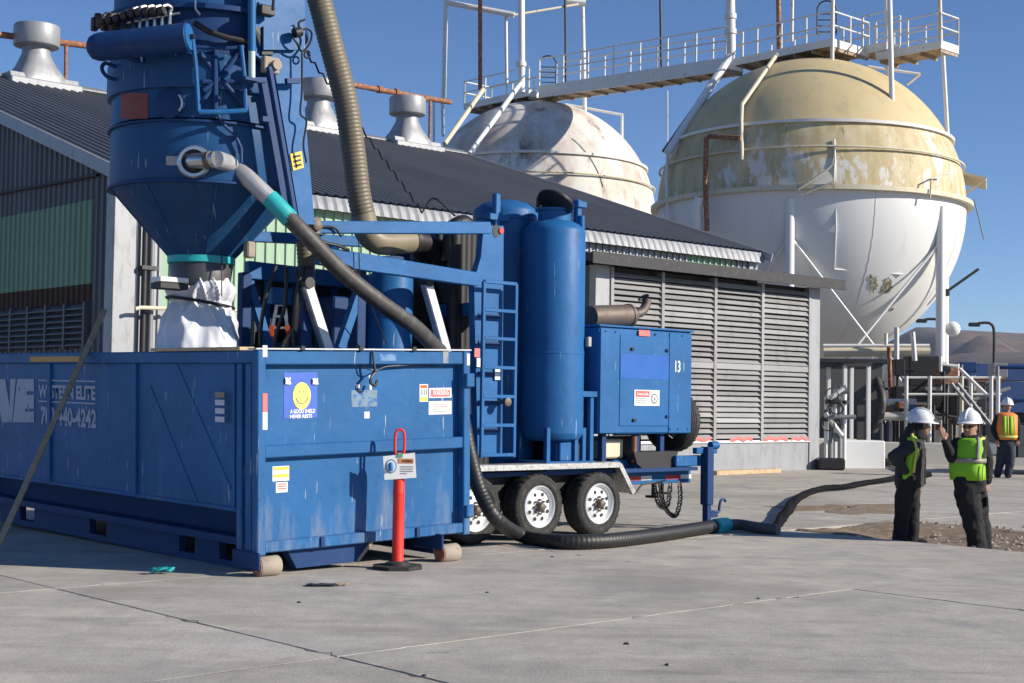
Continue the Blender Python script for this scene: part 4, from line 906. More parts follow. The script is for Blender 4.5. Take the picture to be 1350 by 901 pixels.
# horizontal air tank across the front
a=hs(248,49,hr+.28); b=hs(134,62,hr+.42); dd=(a-b).normalized(); L=(a-b).length
AT=Frame('air_header_tank',(0,0,0)); AT.root.parent=HP.root
MB().lathe([(.01,-.14),(.06,-.135),(.11,-.10),(.135,-.04),(.14,.0),(.14,L),(.135,L+.004)],40,b,dd).build('shell',NAVY,AT)
MB().lathe([(.002,L+.02),(.128,L+.02),(.134,L),(.10,L-.01)],40,b,dd).build('end_cap',BLUE,AT)
MB().cyl(a+dd*.02,a+dd*.06,.025).build('plug',DKMET,AT)
for k in range(2): q_=b+dd*(L*(.25+.5*k)); MB().beam(q_+Vector((0,0,-.1)),Vector((q_.x*.72,q_.y*.72,q_.z-.1)),.08,.05).build('bracket',NAVY,AT)
# row of pulse valves above it
for k in range(9):
    t=k/8; px=146+78*t; py=30-14*t+2*math.sin(k); c_=hs(px,py,hr+.16)
    v=Frame('pulse_valve',(0,0,0)); v.root.parent=HP.root; m=STEEL if k>3 else DKMET
    MB().tube(curve([c_+Vector((0,0,-.13)),c_+Vector((0,0,.0)),c_+Vector((.01,-.01,.05)),c_+Vector((-.04,-.02,.07)),c_+Vector((-.09,-.02,.05))],5),.018,8).build('elbow',m,v)
    MB().lathe([(.005,-.035),(.045,-.03),(.05,0),(.045,.03),(.005,.035)],16,c_+Vector((-.10,-.02,.0)),(.5,-.8,.2)).build('body',DKMET,v)
MB().tube([hs(165+8*k,31-1.5*k,hr+.15) for k in range(10)],.014,8).build('air_line',STEEL,HP)
# clutter of brown clamps on the left
mb=MB()
for k in range(16):
    c_=hs(124+random.uniform(0,34),27+random.uniform(-5,9),hr+.12+random.uniform(0,.1)); mb.box(c_.x-.03,c_.x+.03,c_.y-.03,c_.y+.03,c_.z-.05,c_.z+.05,.008)
mb.build('clamp_cluster',S('rusty_clamp',(.07,.045,.04),.7,.3,.4,20),HP)
p=hs(152,88,hr+.05); MB().tube(curve([p,p+Vector((-.10,.02,.02)),p+Vector((-.13,.03,-.04)),p+Vector((-.08,.02,-.11)),p+Vector((.0,0,-.13))],5),.02,8).build('lifting_eye',NAVY,HP)
# decals
def wrapplate(name,x0,y0,x1,y1,mat,rr,n=6,par=None):
    rows=[[hs(x0+(x1-x0)*i/n,y,rr) for i in range(n+1)] for y in (y1,(y0+y1)/2,y0)]
    return MB().grid(rows).build(name,mat,par or HP)
dcl=wrapplate('red_emblem',159,123,195,157,REDD,hr+.006); 
for py in (133,143,151): wrapplate('emblem_line',161,py,193,py+1.2,S('faded_print',(.20,.09,.07),.6),hr+.010,6,dcl)
wrapplate('white_label',219,206,234,218,S('dull_white_label',(.40,.36,.36),.6,0,.2,30),hr+.006)
c_=hs(224,137,hr); n8=Vector((c_.x,c_.y,0)).normalized()
AP=Frame('access_port',(0,0,0)); AP.root.parent=HP.root
MB().lathe([(.005,.0),(.15,.0),(.15,.03),(.13,.04),(.005,.042)],28,c_-n8*.01,n8).build('cover',NAVY,AP); q_=hs(236,136,hr+.06); MB().tube(curve([q_+Vector((0,0,.08)),q_+Vector((.02,-.02,.03)),q_+Vector((.02,-.02,-.03)),q_+Vector((0,0,-.08))],4),.014,8).build('latch',STEEL,AP)
# guard frame and lattice of braces on the right front
def hbar(P,r,mat,name,rr=hr+.10): MB().tube([hs(x,y,rr) for x,y in P],r,8).build(name,mat,HP)
hbar([(254,52),(258,85),(262,148)],.022,BLUE,'guard_rail',hr+.22); hbar([(262,148),(295,148),(325,146)],.026,BLUE,'guard_rail',hr+.22); hbar([(318,60),(322,100),(324,146)],.022,BLUE,'guard_rail',hr+.22)
hbar([(258,62),(300,64),(322,62)],.018,NAVY,'guard_rail',hr+.2)
for P in (((262,140),(318,66)),((262,70),(322,140)),((266,108),(320,108)),((284,64),(284,146)),((268,120),(300,96))): hbar(P,.026,NAVY,'lattice_brace',hr+.07)
hbar([(256,30),(275,42),(300,50),(330,56)],.03,BLACK,'black_hose',hr+.12); hbar([(258,0),(258,12),(264,20)],.012,STEEL,'air_line',hr+.12)
hbar([(286,150),(296,166),(310,178),(318,196),(318,215)],.018,NAVY,'cable',hr+.06)
# lift mast on the right side of the hopper
MS=Frame('lift_mast',(0,0,0)); MS.root.parent=HP.root
ym=HP.loc(TR.w((0,.05,0))).y
def mp(px,py,y=None): 
    y=ym if y is None else y
    return HP.on(px,py,y=y)
def mpoly(L,y): return [(mp(a,b,y).x,mp(a,b,y).z) for a,b in L]
MB().prism(mpoly([(334,-60),(402,-60),(402,66),(397,90),(415,296),(396,296),(362,92),(334,70)],ym),(0,ym,0),(1,0,0),(0,0,1),-.07).build('side_plate',BLUE,MS)
MB().prism(mpoly([(334,-60),(402,-60),(402,66),(397,90),(415,296),(396,296),(362,92),(334,70)],ym),(0,ym+1.5,0),(1,0,0),(0,0,1),-.07).build('side_plate',BLUE,MS)
MB().box(mp(350,0).x,mp(395,0).x,ym+.07,ym+1.5,mp(360,60).z,mp(360,-50).z).build('web',NAVY,MS)
MB().prism(mpoly([(347,35),(392,35),(392,66),(347,66)],ym-.05),(0,ym-.06,0),(1,0,0),(0,0,1),-.05).build('cover_plate',BLUE,MS)
MB().prism(mpoly([(335,36),(346,36),(346,72),(362,72),(362,68),(335,70)][:4],ym-.03),(0,ym-.03,0),(1,0,0),(0,0,1),-.02).build('slot',BLACK,MS)
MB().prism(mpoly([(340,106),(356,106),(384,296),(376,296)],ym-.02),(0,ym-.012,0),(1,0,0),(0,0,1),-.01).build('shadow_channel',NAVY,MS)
MB().beam(mp(354,88,ym-.12),mp(388,285,ym-.12),.05,.07,(0,1,0),.008).build('tilt_rod',NAVY,MS)
p=mp(364,86,ym-.14); MB().lathe([(.005,0),(.05,0),(.05,.06),(.005,.061)],20,p+Vector((0,-.03,0)),(0,1,0)).box(p.x-.12,p.x+.06,p.y+.02,p.y+.10,p.z-.08,p.z+.08,.01).build('pivot_pin',CHALK,MS)
MB().cyl(mp(332,-40,ym-.2),mp(332,68,ym-.2),.04,n=16).build('ram_body',BLUE,MS); MB().cyl(mp(332,68,ym-.2),mp(332,104,ym-.2),.034,n=16).build('ram_rod',S('pale_green_rod',(.45,.58,.55),.4,.2,.1,9),MS); p=mp(332,105,ym-.2); MB().box(p.x-.10,p.x+.05,p.y-.05,p.y+.15,p.z-.02,p.z+.01).build('ram_shelf',NAVY,MS)
for (x0,y0,x1,y1) in ((326,106,350,106),(377,107,395,107),(345,157,356,158)): MB().beam(mp(x0,y0,ym-.1),mp(x1,y1,ym-.1),.05,.05).build('peg',NAVY,MS)
sgm=MB().prism(mpoly([(384,203),(399,199),(402,221),(388,225)],ym-.03),(0,ym-.012,0),(1,0,0),(0,0,1),-.004).build('yellow_warning_sign',YEL,MS)
for k in range(3): MB().prism(mpoly([(387+k*.8,206+6*k),(397+k*.8,203.5+6*k),(397.6+k*.8,206+6*k),(387.6+k*.8,208.5+6*k)],ym-.03),(0,ym-.017,0),(1,0,0),(0,0,1),-.002).build('print_line',INKB,sgm)
p=mp(354,12,ym-.14); MB().box(p.x-.08,p.x+.08,p.y,p.y+.1,p.z-.06,p.z+.04,.01).tube([p+Vector((.05,0,.0)),p+Vector((.06,0,.16))],.016,8).build('solenoid_valve',BLACK,MS)
mb=MB(); mb.tube(curve([mp(391,42,ym-.1),mp(386,48,ym-.15),mp(392,58,ym-.15),mp(398,68,ym-.1),mp(408,58,ym-.1),mp(411,44,ym-.1),mp(404,38,ym-.1),mp(396,40,ym-.1),mp(394,30,ym-.1),mp(402,26,ym-.1)],6),.012,6)
mb.tube(curve([mp(398,70,ym-.1),mp(398,120,ym-.1),mp(396,150,ym-.1),mp(404,160,ym-.1),mp(400,190,ym-.1),mp(404,215,ym-.1)],5),.010,6); mb.cyl(mp(388,44,ym-.16),mp(396,42,ym-.16),.05,n=12); mb.tube([mp(405+8*math.cos(t)*.5,72+8*math.sin(t)*.6,ym-.1) for t in [k*.6 for k in range(11)]],.010,6)
mb.build('control_cable',BLACK,MS)
# small shelf and catch at the cone outlet
p=hp(225,373,HD-.5); MB().box(p.x-.17,p.x+.15,p.y-.1,p.y+.1,p.z-.0,p.z+.05,.006).build('sample_shelf',WHITE,HP); MB().box(p.x-.17,p.x+.15,p.y-.1,p.y+.1,p.z-.07,p.z-.005,.006).build('shelf_frame',BLACK,HP)
MB().cyl(hp(243,320,HD+.1),hp(238,352,HD+.1),.08).build('butterfly_valve',BLACK,HP)
p=hp(330,328,HD-.1); MB().box(p.x-.06,p.x+.04,p.y-.05,p.y+.05,p.z-.1,p.z+.07,.015).build('vibrator',CHALK,HP)
# inlet port
ip=hs(256,214,hr); out=Vector((ip.x,ip.y,0)).normalized()
PT=Frame('inlet_port',(0,0,0)); PT.root.parent=HP.root
MB().lathe([(.075,-.05),(.155,-.02),(.165,.0),(.165,.03),(.15,.05),(.12,.05)],32,ip,out,cap=False).build('flange_ring',STEEL,PT)
MB().lathe([(.005,.0),(.14,.001),(.14,.02),(.005,.021)],32,ip,out).build('port_cover',BLACK,PT)
pa=ip+out*.06; pb=hs(272,212,hr+.14); pc=hs(284,210,hr+.20)
MB().tube(curve([ip+out*.02,pa,pb,pc],5),.075,18).build('elbow',STEEL,PT)
MB().tube([pb,pb.lerp(pc,.5)],.088,18).build('cam_lock',MUFF,PT)

# ------------------------------------------------------------------ plastic bag under the hopper
BG=Frame('plastic_bag',HP.w((0,0,0)),GA,'crumpled white plastic bag tied under the cone of the raised hopper','bag')
def bag():
    import mathutils
    prof=[(.31,-.19),(.325,-.22),(.35,-.26),(.365,-.30),(.355,-.35),(.33,-.40),(.30,-.44),(.30,-.46),(.33,-.50),(.37,-.58),(.41,-.68),(.44,-.80),(.46,-.95),(.46,-1.15),(.40,-1.3),(.05,-1.36)]
    P2=[]
    for (a,b),(c,d) in zip(prof,prof[1:]): P2+= [(a+(c-a)*k/5,b+(d-b)*k/5) for k in range(5)]
    random.seed(5); folds=[(random.uniform(0,6.28),random.uniform(.05,.16),random.uniform(.02,.06),random.uniform(-1.2,1.2)) for _ in range(34)]
    cre=[(random.uniform(0,6.28),random.uniform(-1.2,-.2),random.uniform(0,3.14),random.uniform(.15,.4),random.uniform(.012,.03)) for _ in range(60)]
    rows=[]
    for r,z in P2:
        row=[]
        for k in range(180):
            a=2*math.pi*k/180; dlt=0; tie=math.exp(-((z+.45)/.22)**2)
            for f0,w,h,tw in folds:
                q=(a-f0-tw*(z+.45)+math.pi)%(2*math.pi)-math.pi; dlt+=h*max(0,1-abs(q)/w)*(.35+.65*tie)          # sharp radial pleats
            for c0,cz_,an,L_,h in cre:
                q=((a-c0+math.pi)%(2*math.pi)-math.pi)*r; w_=z-cz_; u_=q*math.cos(an)+w_*math.sin(an); v_=-q*math.sin(an)+w_*math.cos(an)
                if abs(u_)<L_: dlt+=h*max(0,1-abs(v_)/.07)*(1-abs(u_)/L_)
            lob=.05*mathutils.noise.noise(Vector((math.cos(a)*1.3,math.sin(a)*1.3,z*1.4)))
            rr=r*.88+dlt*.75+lob*1.5; row.append(Vector((math.cos(a)*rr,math.sin(a)*rr,z)))
        rows.append(row)
    mb=MB(); mb.skinrings(rows,False,True); return mb
bag().build('sheet',PLASTIC,BG,True,60)
MB().tube([Vector((.345*math.cos(t),.345*math.sin(t),-.45+.05*math.cos(t-2.6))) for t in [k*2*math.pi/40 for k in range(41)]],.018,8).build('tie_strap',BLACK,BG)
MB().beam((.0,-.42,-.40),(.0,-.40,.30),.008,.012).build('zip_tie',BLACK,BG)

# ------------------------------------------------------------------ stepladder behind the container rim
sl0=at(369,455,16.4); SLD=Frame('stepladder',Vector((sl0.x,sl0.y,0)),0,'small metal A-frame stepladder with orange feet behind the container rim','ladder')
z0=at(369,449,16.4).z; zt4=at(369,398,16.4).z
for s in (-1,1):
    MB().beam((s*.11,0,z0),(s*.035,0,zt4),.035,.05,(0,1,0)).build('leg',STEEL,SLD); MB().beam((s*.115,0,z0-.02),(s*.085,0,z0+.17),.055,.075,(0,1,0)).build('orange_foot',ORANGE,SLD)
    MB().beam((s*.11,.5,z0),(s*.035,.05,zt4),.03,.04,(0,1,0)).build('leg',STEEL,SLD)
for k in range(1,4): MB().box(-.10+.02*k,.10-.02*k,-.03,.03,z0+.13*k,z0+.13*k+.025).build('tread',STEEL,SLD)
MB().box(-.07,.07,-.05,.08,zt4-.02,zt4+.05,.01).build('top_cap',WHITE,SLD)
MB().box(-.13,.13,-.1,.6,.0,z0-.03).build('stand_block',NAVY,SLD)

# ================================================================== HOSES
def hose(name,pts,r,mat,label,n=14,ribs=None,segs=10,rd=.955):
    H=Frame(name,Vector(pts[0]),0,label,'hose'); P=[p-Vector(pts[0]) for p in curve(pts,segs)]
    if ribs:
        # resample and corrugate
        L=[0]
        for a,b in zip(P,P[1:]): L.append(L[-1]+(b-a).length)
        step=ribs/4; m=int(L[-1]/step); Q=[];rr=[];i=0
        for k in range(m+1):
            s=min(k*step,L[-1]-1e-6)
            while L[i+1]<s: i+=1
            Q.append(P[i].lerp(P[i+1],(s-L[i])/(L[i+1]-L[i]))); rr.append(r*(1,1.0,rd,rd)[k%4])
        MB().tube(Q,rr,n).build('hose_wall',mat,H,True,60)
    else: MB().tube(P,r,n).build('hose_wall',mat,H)
    return H
pt=HP.w(pc)
# main suction hose: hopper port, over the container, round behind it, along the ground
hr_=.085
top=[pt,at(330,232,14.35),at(372,278,14.3)]
H1=hose('suction_hose',[at(580,464,15.8),at(606,535,16.0),at(619,598,15.9),at(633,648,15.8),at(655,685,15.75),gnd(690,707,.09),gnd(740,714,.085),gnd(800,713,.085),gnd(870,705,.085),gnd(930,696,.085),gnd(955,692.5,.085)],.083,HOSEB,'long black ribbed suction hose from the hopper past the trailer wheels',16,.05)
T0=at(580,464,15.8)
MB().tube([p-T0 for p in curve([at(372,278,14.3),at(405,312,14.35),at(450,358,14.6),at(500,398,14.9),at(545,430,15.3),at(580,464,15.8)],10)],.086,18).build('smooth_hose_wall',HOSED,H1)
MB().tube([p-T0 for p in curve([pt,at(308,219,14.35),at(330,238,14.3),at(372,278,14.3)],8)],.088,18).build('foil_sleeve',HOSEG,H1)
MB().tube([p-T0 for p in curve([at(355,261,14.3),at(368,274,14.3),at(383,290,14.32)],6)],.094,18).build('teal_tape',TEAL,H1)
MB().tube([p-T0 for p in curve([at(292,212,14.4),at(302,214,14.36),at(311,221,14.35)],5)],.093,18).build('teal_tape',TEAL,H1)
MB().tube([p-T0 for p in curve([gnd(943,694.5,.085),gnd(950,693.4,.085),gnd(957,692.3,.085)],4)],.098,18).build('teal_tape',TEAL,H1)
H2=hose('coupling_hose',[gnd(955,692.5,.085),gnd(975,692,.085),gnd(1000,696,.07),gnd(1026,699,.06)],.07,S('grey_hose_rubber',(.075,.075,.078),.4,0,.2,8),'short smooth grey hose end between teal tape and limp black hose',16)
# limp flattened hose
LIMPB=S('limp_black_rubber',(.010,.010,.011),.8,0,.25,7,None,(.6,.7),9,False,0,60,True,.06)
def flat_hose(name,pts,ws,hs_,mat,label):
    H=Frame(name,Vector(pts[0]),0,label,'hose'); n=8; P=curve(pts,n); mb=MB(); rings=[]
    m=len(pts)-1
    for i,p in enumerate(P):
        t=i/(len(P)-1)*m; k=min(int(t),m-1); f=t-k; w=ws[k]+(ws[k+1]-ws[k])*f; h=hs_[k]+(hs_[k+1]-hs_[k])*f
        d=(P[min(i+1,len(P)-1)]-P[max(i-1,0)]); d.z=0; d.normalize(); a=Vector((-d.y,d.x,0)); r=[]
        for q in range(20):
            an=2*math.pi*q/20; cr=1+.13*math.sin(an*3+t*5)+.08*math.sin(an*5-t*9); r.append(p-Vector(pts[0])+a*(w*math.cos(an)*cr)+Vector((0,0,h*math.sin(an)*cr)))
        rings.append(r)
    mb.skinrings(rings).build('hose_wall',mat,H,True,60); return H
H3=flat_hose('limp_hose',[gnd(1021,697,.04),gnd(1030,685,.06),gnd(1040,671,.07),gnd(1052,657,.07),gnd(1080,645,.07),gnd(1110,642,.07),gnd(1140,637,.07),gnd(1185,630,.07),gnd(1225,626,.07)],[.055,.07,.08,.07,.065,.07,.07,.075,.075],[.04,.05,.06,.055,.05,.05,.05,.055,.055],LIMPB,'limp crumpled black hose snaking away from the coupling toward the men')
H4=flat_hose('layflat_hose',[gnd(1104,600,.08),gnd(1120,600,.1),gnd(1150,604,.1),gnd(1180,611,.1),gnd(1205,618,.1)],[.13]*5,[.08]*5,HOSEB,'black hose lying behind the man with his hand on his hip')
# big tan hose
def tph(px,py,y): return TR.w(TR.on(px,py,y=y))
H5=hose('vacuum_hose',[tph(395,-70,.95),tph(418,-10,.95),tph(434,50,.95),tph(455,130,.95),tph(466,200,.95),tph(473,255,.95),tph(482,296,.95)],.138,HOSET,'thick tan corrugated vacuum hose curving down beside the raised hopper',24,.045)
T5=tph(395,-70,.95)
MB().tube([p-T5 for p in curve([tph(478,282,.95),tph(484,306,.95),tph(500,319,.95),tph(525,319,1.0),tph(545,318,1.05)],8)],.145,24).build('elbow',S('smooth_tan_elbow',(.23,.195,.135),.4,0,.1,5),H5)
MB().tube([p-T5 for p in curve([tph(541,318,1.04),tph(562,322,1.1),tph(580,335,1.15),tph(588,360,1.2),tph(590,400,1.2)],8)],.135,24).build('black_elbow',HOSEB,H5)
MB().tube([p-T5 for p in curve([tph(541,318,1.04),tph(546,318,1.05)],2)],.155,24).build('clamp',DKMET,H5)
H6=hose('short_duct_hose',[tph(402,318,1.35),tph(403,335,1.35),tph(404,358,1.35),tph(404,380,1.35)],.10,HOSET,'short tan corrugated duct hose between the blue boom arms',18,.045)
Pc=[tph(408,75,.3),tph(420,95,.5),tph(434,106,.6)]
zz=[tph(405+k*5.2,72+k*7.1+(3 if k%2 else -3),1.1+.03*k) for k in range(42)]
mb=MB(); base=zz[0]; mb.tube([p-base for p in zz[:30]],.012,6); H7=Frame('coiled_cable',base,0,'thin black coiled cable slung from the lift mast to the trailer','cable'); mb.tube([p-base for p in curve([zz[29],tph(572,262,1.3),tph(600,285,1.2)],6)],.012,6); mb.build('cable',BLACK,H7)
# ================================================================== SPHERE TANKS
def sphere_tank(C,Rr,label,mats,a0,detail):
    T=Frame('sphere_tank',Vector((C.x,C.y,0)),GA*0,label,'storage tank','spherical storage tanks')
    z0=C.z
    def seg(h0,h1,n=14): return [(Rr*math.cos(a),z0+Rr*math.sin(a)) for a in [h0+(h1-h0)*k/n for k in range(n+1)]]
    h1=math.asin(.43)
    mu,mm,ml=mats
    MB().lathe(seg(h1,R(89.5),16),72,cap=False).build('upper_shell',mu,T,True,80)
    MB().lathe(seg(R(.5),h1),72,cap=False).build('middle_shell',mm,T,True,80)
    MB().lathe(seg(R(-89.5),R(.5),22),72,cap=False).build('lower_shell',ml,T,True,80)
    def ringp(h,w,t,mat,name):
        r=math.sqrt(max(0,Rr*Rr-h*h)); MB().lathe([(r-.05,z0+h-t/2),(r+w,z0+h-t/2),(r+w,z0+h+t/2),(r-.05,z0+h+t/2)],72,cap=False).build(name,mat,T)
    ringp(.43*Rr,.14,.10,RAILW,'stiffener_ring'); ringp(.01*Rr,.24,.15,CREAM if detail else RAILW,'girder_ring')
    h=.26*Rr; r=math.sqrt(Rr*Rr-h*h)+.12
    MB().tube([Vector((r*math.cos(t),r*math.sin(t),z0+h)) for t in [2*math.pi*k/72 for k in range(73)]],.038,8).build('sprinkler_pipe',CREAM,T)
    for k in range(6):
        a=R(a0+60*k)-math.pi/2; d=Vector((math.cos(a),math.sin(a),0)); cb=d*(Rr*.985)
        MB().cyl(cb+Vector((0,0,-.15)),cb+Vector((0,0,z0-.3)),.155,n=20).build('column',WHITE,T)
        b=R(a0+60*(k+1))-math.pi/2; e=Vector((math.cos(b),math.sin(b),0))*(Rr*.985)
        MB().cyl(cb+Vector((0,0,.8)),e+Vector((0,0,z0-1.5)),.045,n=8).build('brace_rod',WHITE,T)
        MB().cyl(e+Vector((0,0,.8)),cb+Vector((0,0,z0-1.5)),.045,n=8).build('brace_rod',WHITE,T)
    for k in range(8):
        a=2*math.pi*k/8+.2
        MB().tube([Vector((math.cos(a)*math.cos(t)*(Rr+.006),math.sin(a)*math.cos(t)*(Rr+.006),z0+math.sin(t)*(Rr+.006))) for t in [R(-70+70*j/16) for j in range(17)]],.006,6).build('weld_seam',ml,T)
    return T
S1=at(1066,279,52); R1=207/1900*52*.965
ST1=sphere_tank(S1,R1,'large spherical storage tank, tan above and white below, on white columns',(TANKY,PEEL,TANKW),-18,True)
S2=at(707,292,62); R2=5.15
ST2=sphere_tank(S2,R2,'smaller-looking rust-stained white spherical tank behind the building roof',(STAIN,STAIN,STAIN),20,False)
def sph(S_,Rr,px,py,off=.02):
    c=Vector((0,0,EYE))-S_; d=ray(px,py).normalized(); b=c.dot(d); e=c.dot(c)-(Rr+off)**2; q=b*b-e
    return S_+c+d*(-b-math.sqrt(max(q,0)))
def on1(px,py,off=.05): return sph(S1,R1,px,py,off)-Vector((S1.x,S1.y,0))
# patches of scraped paint on the white belly, pipes down the dome
OLIVE=S('scraped_olive_patch',(.19,.16,.09),.8,0,.4,4,(.55,.53,.48),(.50,.60),5)
random.seed(8)
for cx_,cy_,rx_,ry_ in ((1152,374,6,12),(1170,377,7,11),(1148,366,3,4),(1163,384,3,3),(1176,408,3,2.5)):
    n=22; w=[random.uniform(.6,1.15) for _ in range(n)]; rim=[on1(cx_+rx_*w[k]*math.cos(2*math.pi*k/n),cy_+ry_*w[k]*math.sin(2*math.pi*k/n),.012) for k in range(n)]
    MB().add([on1(cx_,cy_,.014)]+rim,[(0,1+k,1+(k+1)%n) for k in range(n)]).build('scraped_patch',OLIVE,ST1)
def pipe1(P,r,mat,name,off=.12): MB().tube([on1(x,y,off) for x,y in P],r,10).build(name,mat,ST1)
pipe1([(1024,72),(1010,92),(978,138),(977,160),(978,212)],.075,CREAM,'dome_pipe',.25); MB().tube([on1(977,182,.3),on1(935,180,.5),on1(931,183,.55),on1(930,240,.6),on1(932,305,.6)],.085,10).build('red_pipe',RUST,ST1)
pipe1([(880,203),(879,240),(882,300)],.06,WHITE,'drain_pipe',.2); pipe1([(1100,184),(1101,215),(1102,300),(1100,355),(1190,362)],.03,WHITE,'conduit',.05)
MB().tube([on1(924,262,.5),on1(918,275,.6),on1(920,305,.6)],.20,14).build('relief_pipe',WHITE,ST1)
pipe1([(1100,215),(1088,226),(1052,250)],.035,CREAM,'stay',.3); pipe1([(1100,215),(1099,240),(1056,258)],.035,CREAM,'stay',.3)
pipe1([(1226,262),(1228,236),(1240,230),(1250,230)],.03,CREAM,'stay',.3)
for (x0,y0,x1,y1) in ((1108,222,1118,288),(1226,265,1214,330),(1284,262,1297,316)):
    A=at(x0,y0,50.5); B=at(x1,y1,50.5); MB().cyl(A-ST1.root.location,B-ST1.root.location,.02,n=6).build('hanging_rod',DKMET,ST1)
A=at(1246,386,50); B=at(1290,355,50); MB().cyl(A-ST1.root.location,B-ST1.root.location,.05,n=8).box(*sum([[v-.12,v+.12] for v in (A-ST1.root.location)],[])).build('outrigger_arm',DKMET,ST1)
# side bracket platform at the right of the sphere
pl=[at(1255,226,51.5),at(1300,237,51.0),at(1298,241,52.5),at(1256,240,53)]; o_=ST1.root.location
mb=MB(); mb.prism([(0,0),(1,0),(1,1),(0,1)],pl[0]-o_,pl[1]-pl[0],pl[3]-pl[0],.08); mb.build('side_bracket',CREAM,ST1)
MB().cyl(at(1300,238,51)-o_,at(1262,262,51.5)-o_,.05,n=8).build('bracket_stay',CREAM,ST1); MB().cyl(at(1262,262,51.5)-o_,at(1258,300,51.6)-o_,.04,n=8).build('bracket_stay',CREAM,ST1)
# ------------------------------------------------------------------ decks, catwalk, rails
def railing(parent,path,h=1.1,step=1.25,r=.032,mat=RAILW):
    P=[Vector(p) for p in path]
    for a,b in zip(P,P[1:]):
        n=max(1,round((b-a).length/step))
        for k in range(n+1):
            q=a.lerp(b,k/n); MB().cyl(q,q+Vector((0,0,h)),r*1.15,n=8).build('post',mat,parent)
        for z in (h,h*.55): MB().cyl(a+Vector((0,0,z)),b+Vector((0,0,z)),r,n=8).build('handrail',mat,parent)
def deck(name,corner,la,lb,label,sides,th=.14):
    D_=Frame(name,corner,GA,label,'platform')
    MB().box(0,la,0,lb,-th,0).build('deck_plate',DECKM,D_); MB().box(-.02,la,-.03,0,-th-.02,.12).build('kick_plate',RAILW,D_); MB().box(-.03,0,0,lb,-th-.02,.12).build('kick_plate',RAILW,D_)
    for k in range(int(lb/.8)+1): MB().box(.02,la-.02,k*.8,k*.8+.06,-th-.14,-th).build('joist',DECKM,D_)
    for s in sides: railing(D_,s)
    return D_
c1=at(1096,55,50.4); LA,LB=2.3,4.4
dk1=deck('tank_platform',c1,LA,LB,'steel platform with railings on top of the tan and white sphere',[[(.03,0,0),(.03,LB,0)],[(0,.0,0),(LA,.0,0)],[(LA,0,0),(LA,LB,0)]])
c2=at(1240,58,49.6)
dk2=deck('tank_platform',c2,1.15,2.6,'small railed end platform at the far right of the tank catwalk',[[(0,0,0),(0,2.6,0)],[(0,0,0),(1.15,0,0)],[(1.15,0,0),(1.15,2.6,0)]])
def span(name,A,B,w,label,h=.30,up=1.1,step=1.25):
    W_=Frame(name,A,0,label,'catwalk'); d=B-A; L=d.length; u=d.normalized(); s=Vector((-u.y,u.x,0)).normalized()
    for q in (-1,1): MB().beam(s*(w/2*q),d+s*(w/2*q),.05,h).build('side_channel',RAILW,W_)
    MB().beam(Vector((0,0,-h*.3)),d+Vector((0,0,-h*.3)),w-.06,.05).build('deck_plate',DECKM,W_)
    for k in range(int(L/1.0)+1): MB().beam(u*(k*1.0)+s*(-w/2+.03)+Vector((0,0,-h*.5)),u*(k*1.0)+s*(w/2-.03)+Vector((0,0,-h*.5)),.06,.10).build('cross_bar',DECKM,W_)
    for q in (-1,1): railing(W_,[s*(w/2*q)+Vector((0,0,h/2)),d+s*(w/2*q)+Vector((0,0,h/2))],up,step)
    return W_
span('catwalk',at(1146,70,52.2),at(1178,63,51.5),.9,'short catwalk joining the tan sphere platform to the end platform')
span('catwalk',at(968,88,53.6),at(722,124,61),1.0,'long rusty catwalk spanning between the two sphere tank platforms',.52,1.15,1.45)
c3=at(697,122,60.5)
dk3=deck('tank_platform',c3,1.6,4.2,'steel platform with railings on top of the rust-stained white sphere',[[(0,0,0),(0,4.2,0)],[(1.6,0,0),(1.6,4.2,0)],[(0,4.2,0),(1.6,4.2,0)]])
def mast(px0,py0,px1,py1,Z,r,mat,label,extra=None,Z1=None):
    b=at(px1,py1,Z1 or Z); t=at(px0,py0,Z); M_=Frame('mast',b,0,label,'mast'); MB().cyl((0,0,0),t-b,r,n=12).build('pole',mat,M_)
    if extra: extra(M_,b)
    return M_
def clamp(py,px,Z): 
    return lambda M_,b: [MB().lathe([(.02,-.1),(.22,-.09),(.22,.09),(.02,.1)],14,at(px,y_,Z)-b).build('clamp',RAILW,M_) for y_ in py]
mast(687,-40,688,122,60,.14,WHITE,'thickest white mast rising above the rust-stained sphere',clamp((85,),687,60))
mast(633,-30,633,118,60.5,.09,RUST,'rusty thin mast left of the thickest white mast')
mast(962,-40,964,72,52,.17,RAILW,'thick white mast at the left end of the tan sphere platform',clamp((22,42),963,52))
mast(1026,-20,1027,70,52.5,.09,RUST,'dark rusty mast on the tan sphere platform')
mast(1045,-30,1044,55,54,.06,RAILW,'thin pale mast behind the dark rusty mast')
mast(1172,-30,1177,180,48.2,.09,WHITE,'tall white mast standing on the right flank of the tan sphere')
mast(1167,-30,1171,108,53,.07,RAILW,'thin mast just behind the tall white mast on the tan sphere')
mast(1098,-10,1097,94,50.2,.07,RAILW,'cream corner post of the tan sphere platform running down to the dome')
mast(1243,66,1250,192,50,.07,WHITE,'white prop under the small railed end platform')
mast(1238,-30,1240,58,49.8,.08,CREAM,'cream mast at the outer corner of the small end platform')
mast(870,-30,872,92,57,.05,DKMET,'thin dark mast rising from the middle of the long catwalk')
mast(745,-20,746,118,61.5,.05,DKMET,'thin dark rod beside the white gantry post')
mast(880,120,880,205,57,.025,RAILW,'thin pale cable stay hanging under the long catwalk')
mast(1085,330/4,1084,118,50,.05,CREAM,'short cream stub post on top of the tan dome')
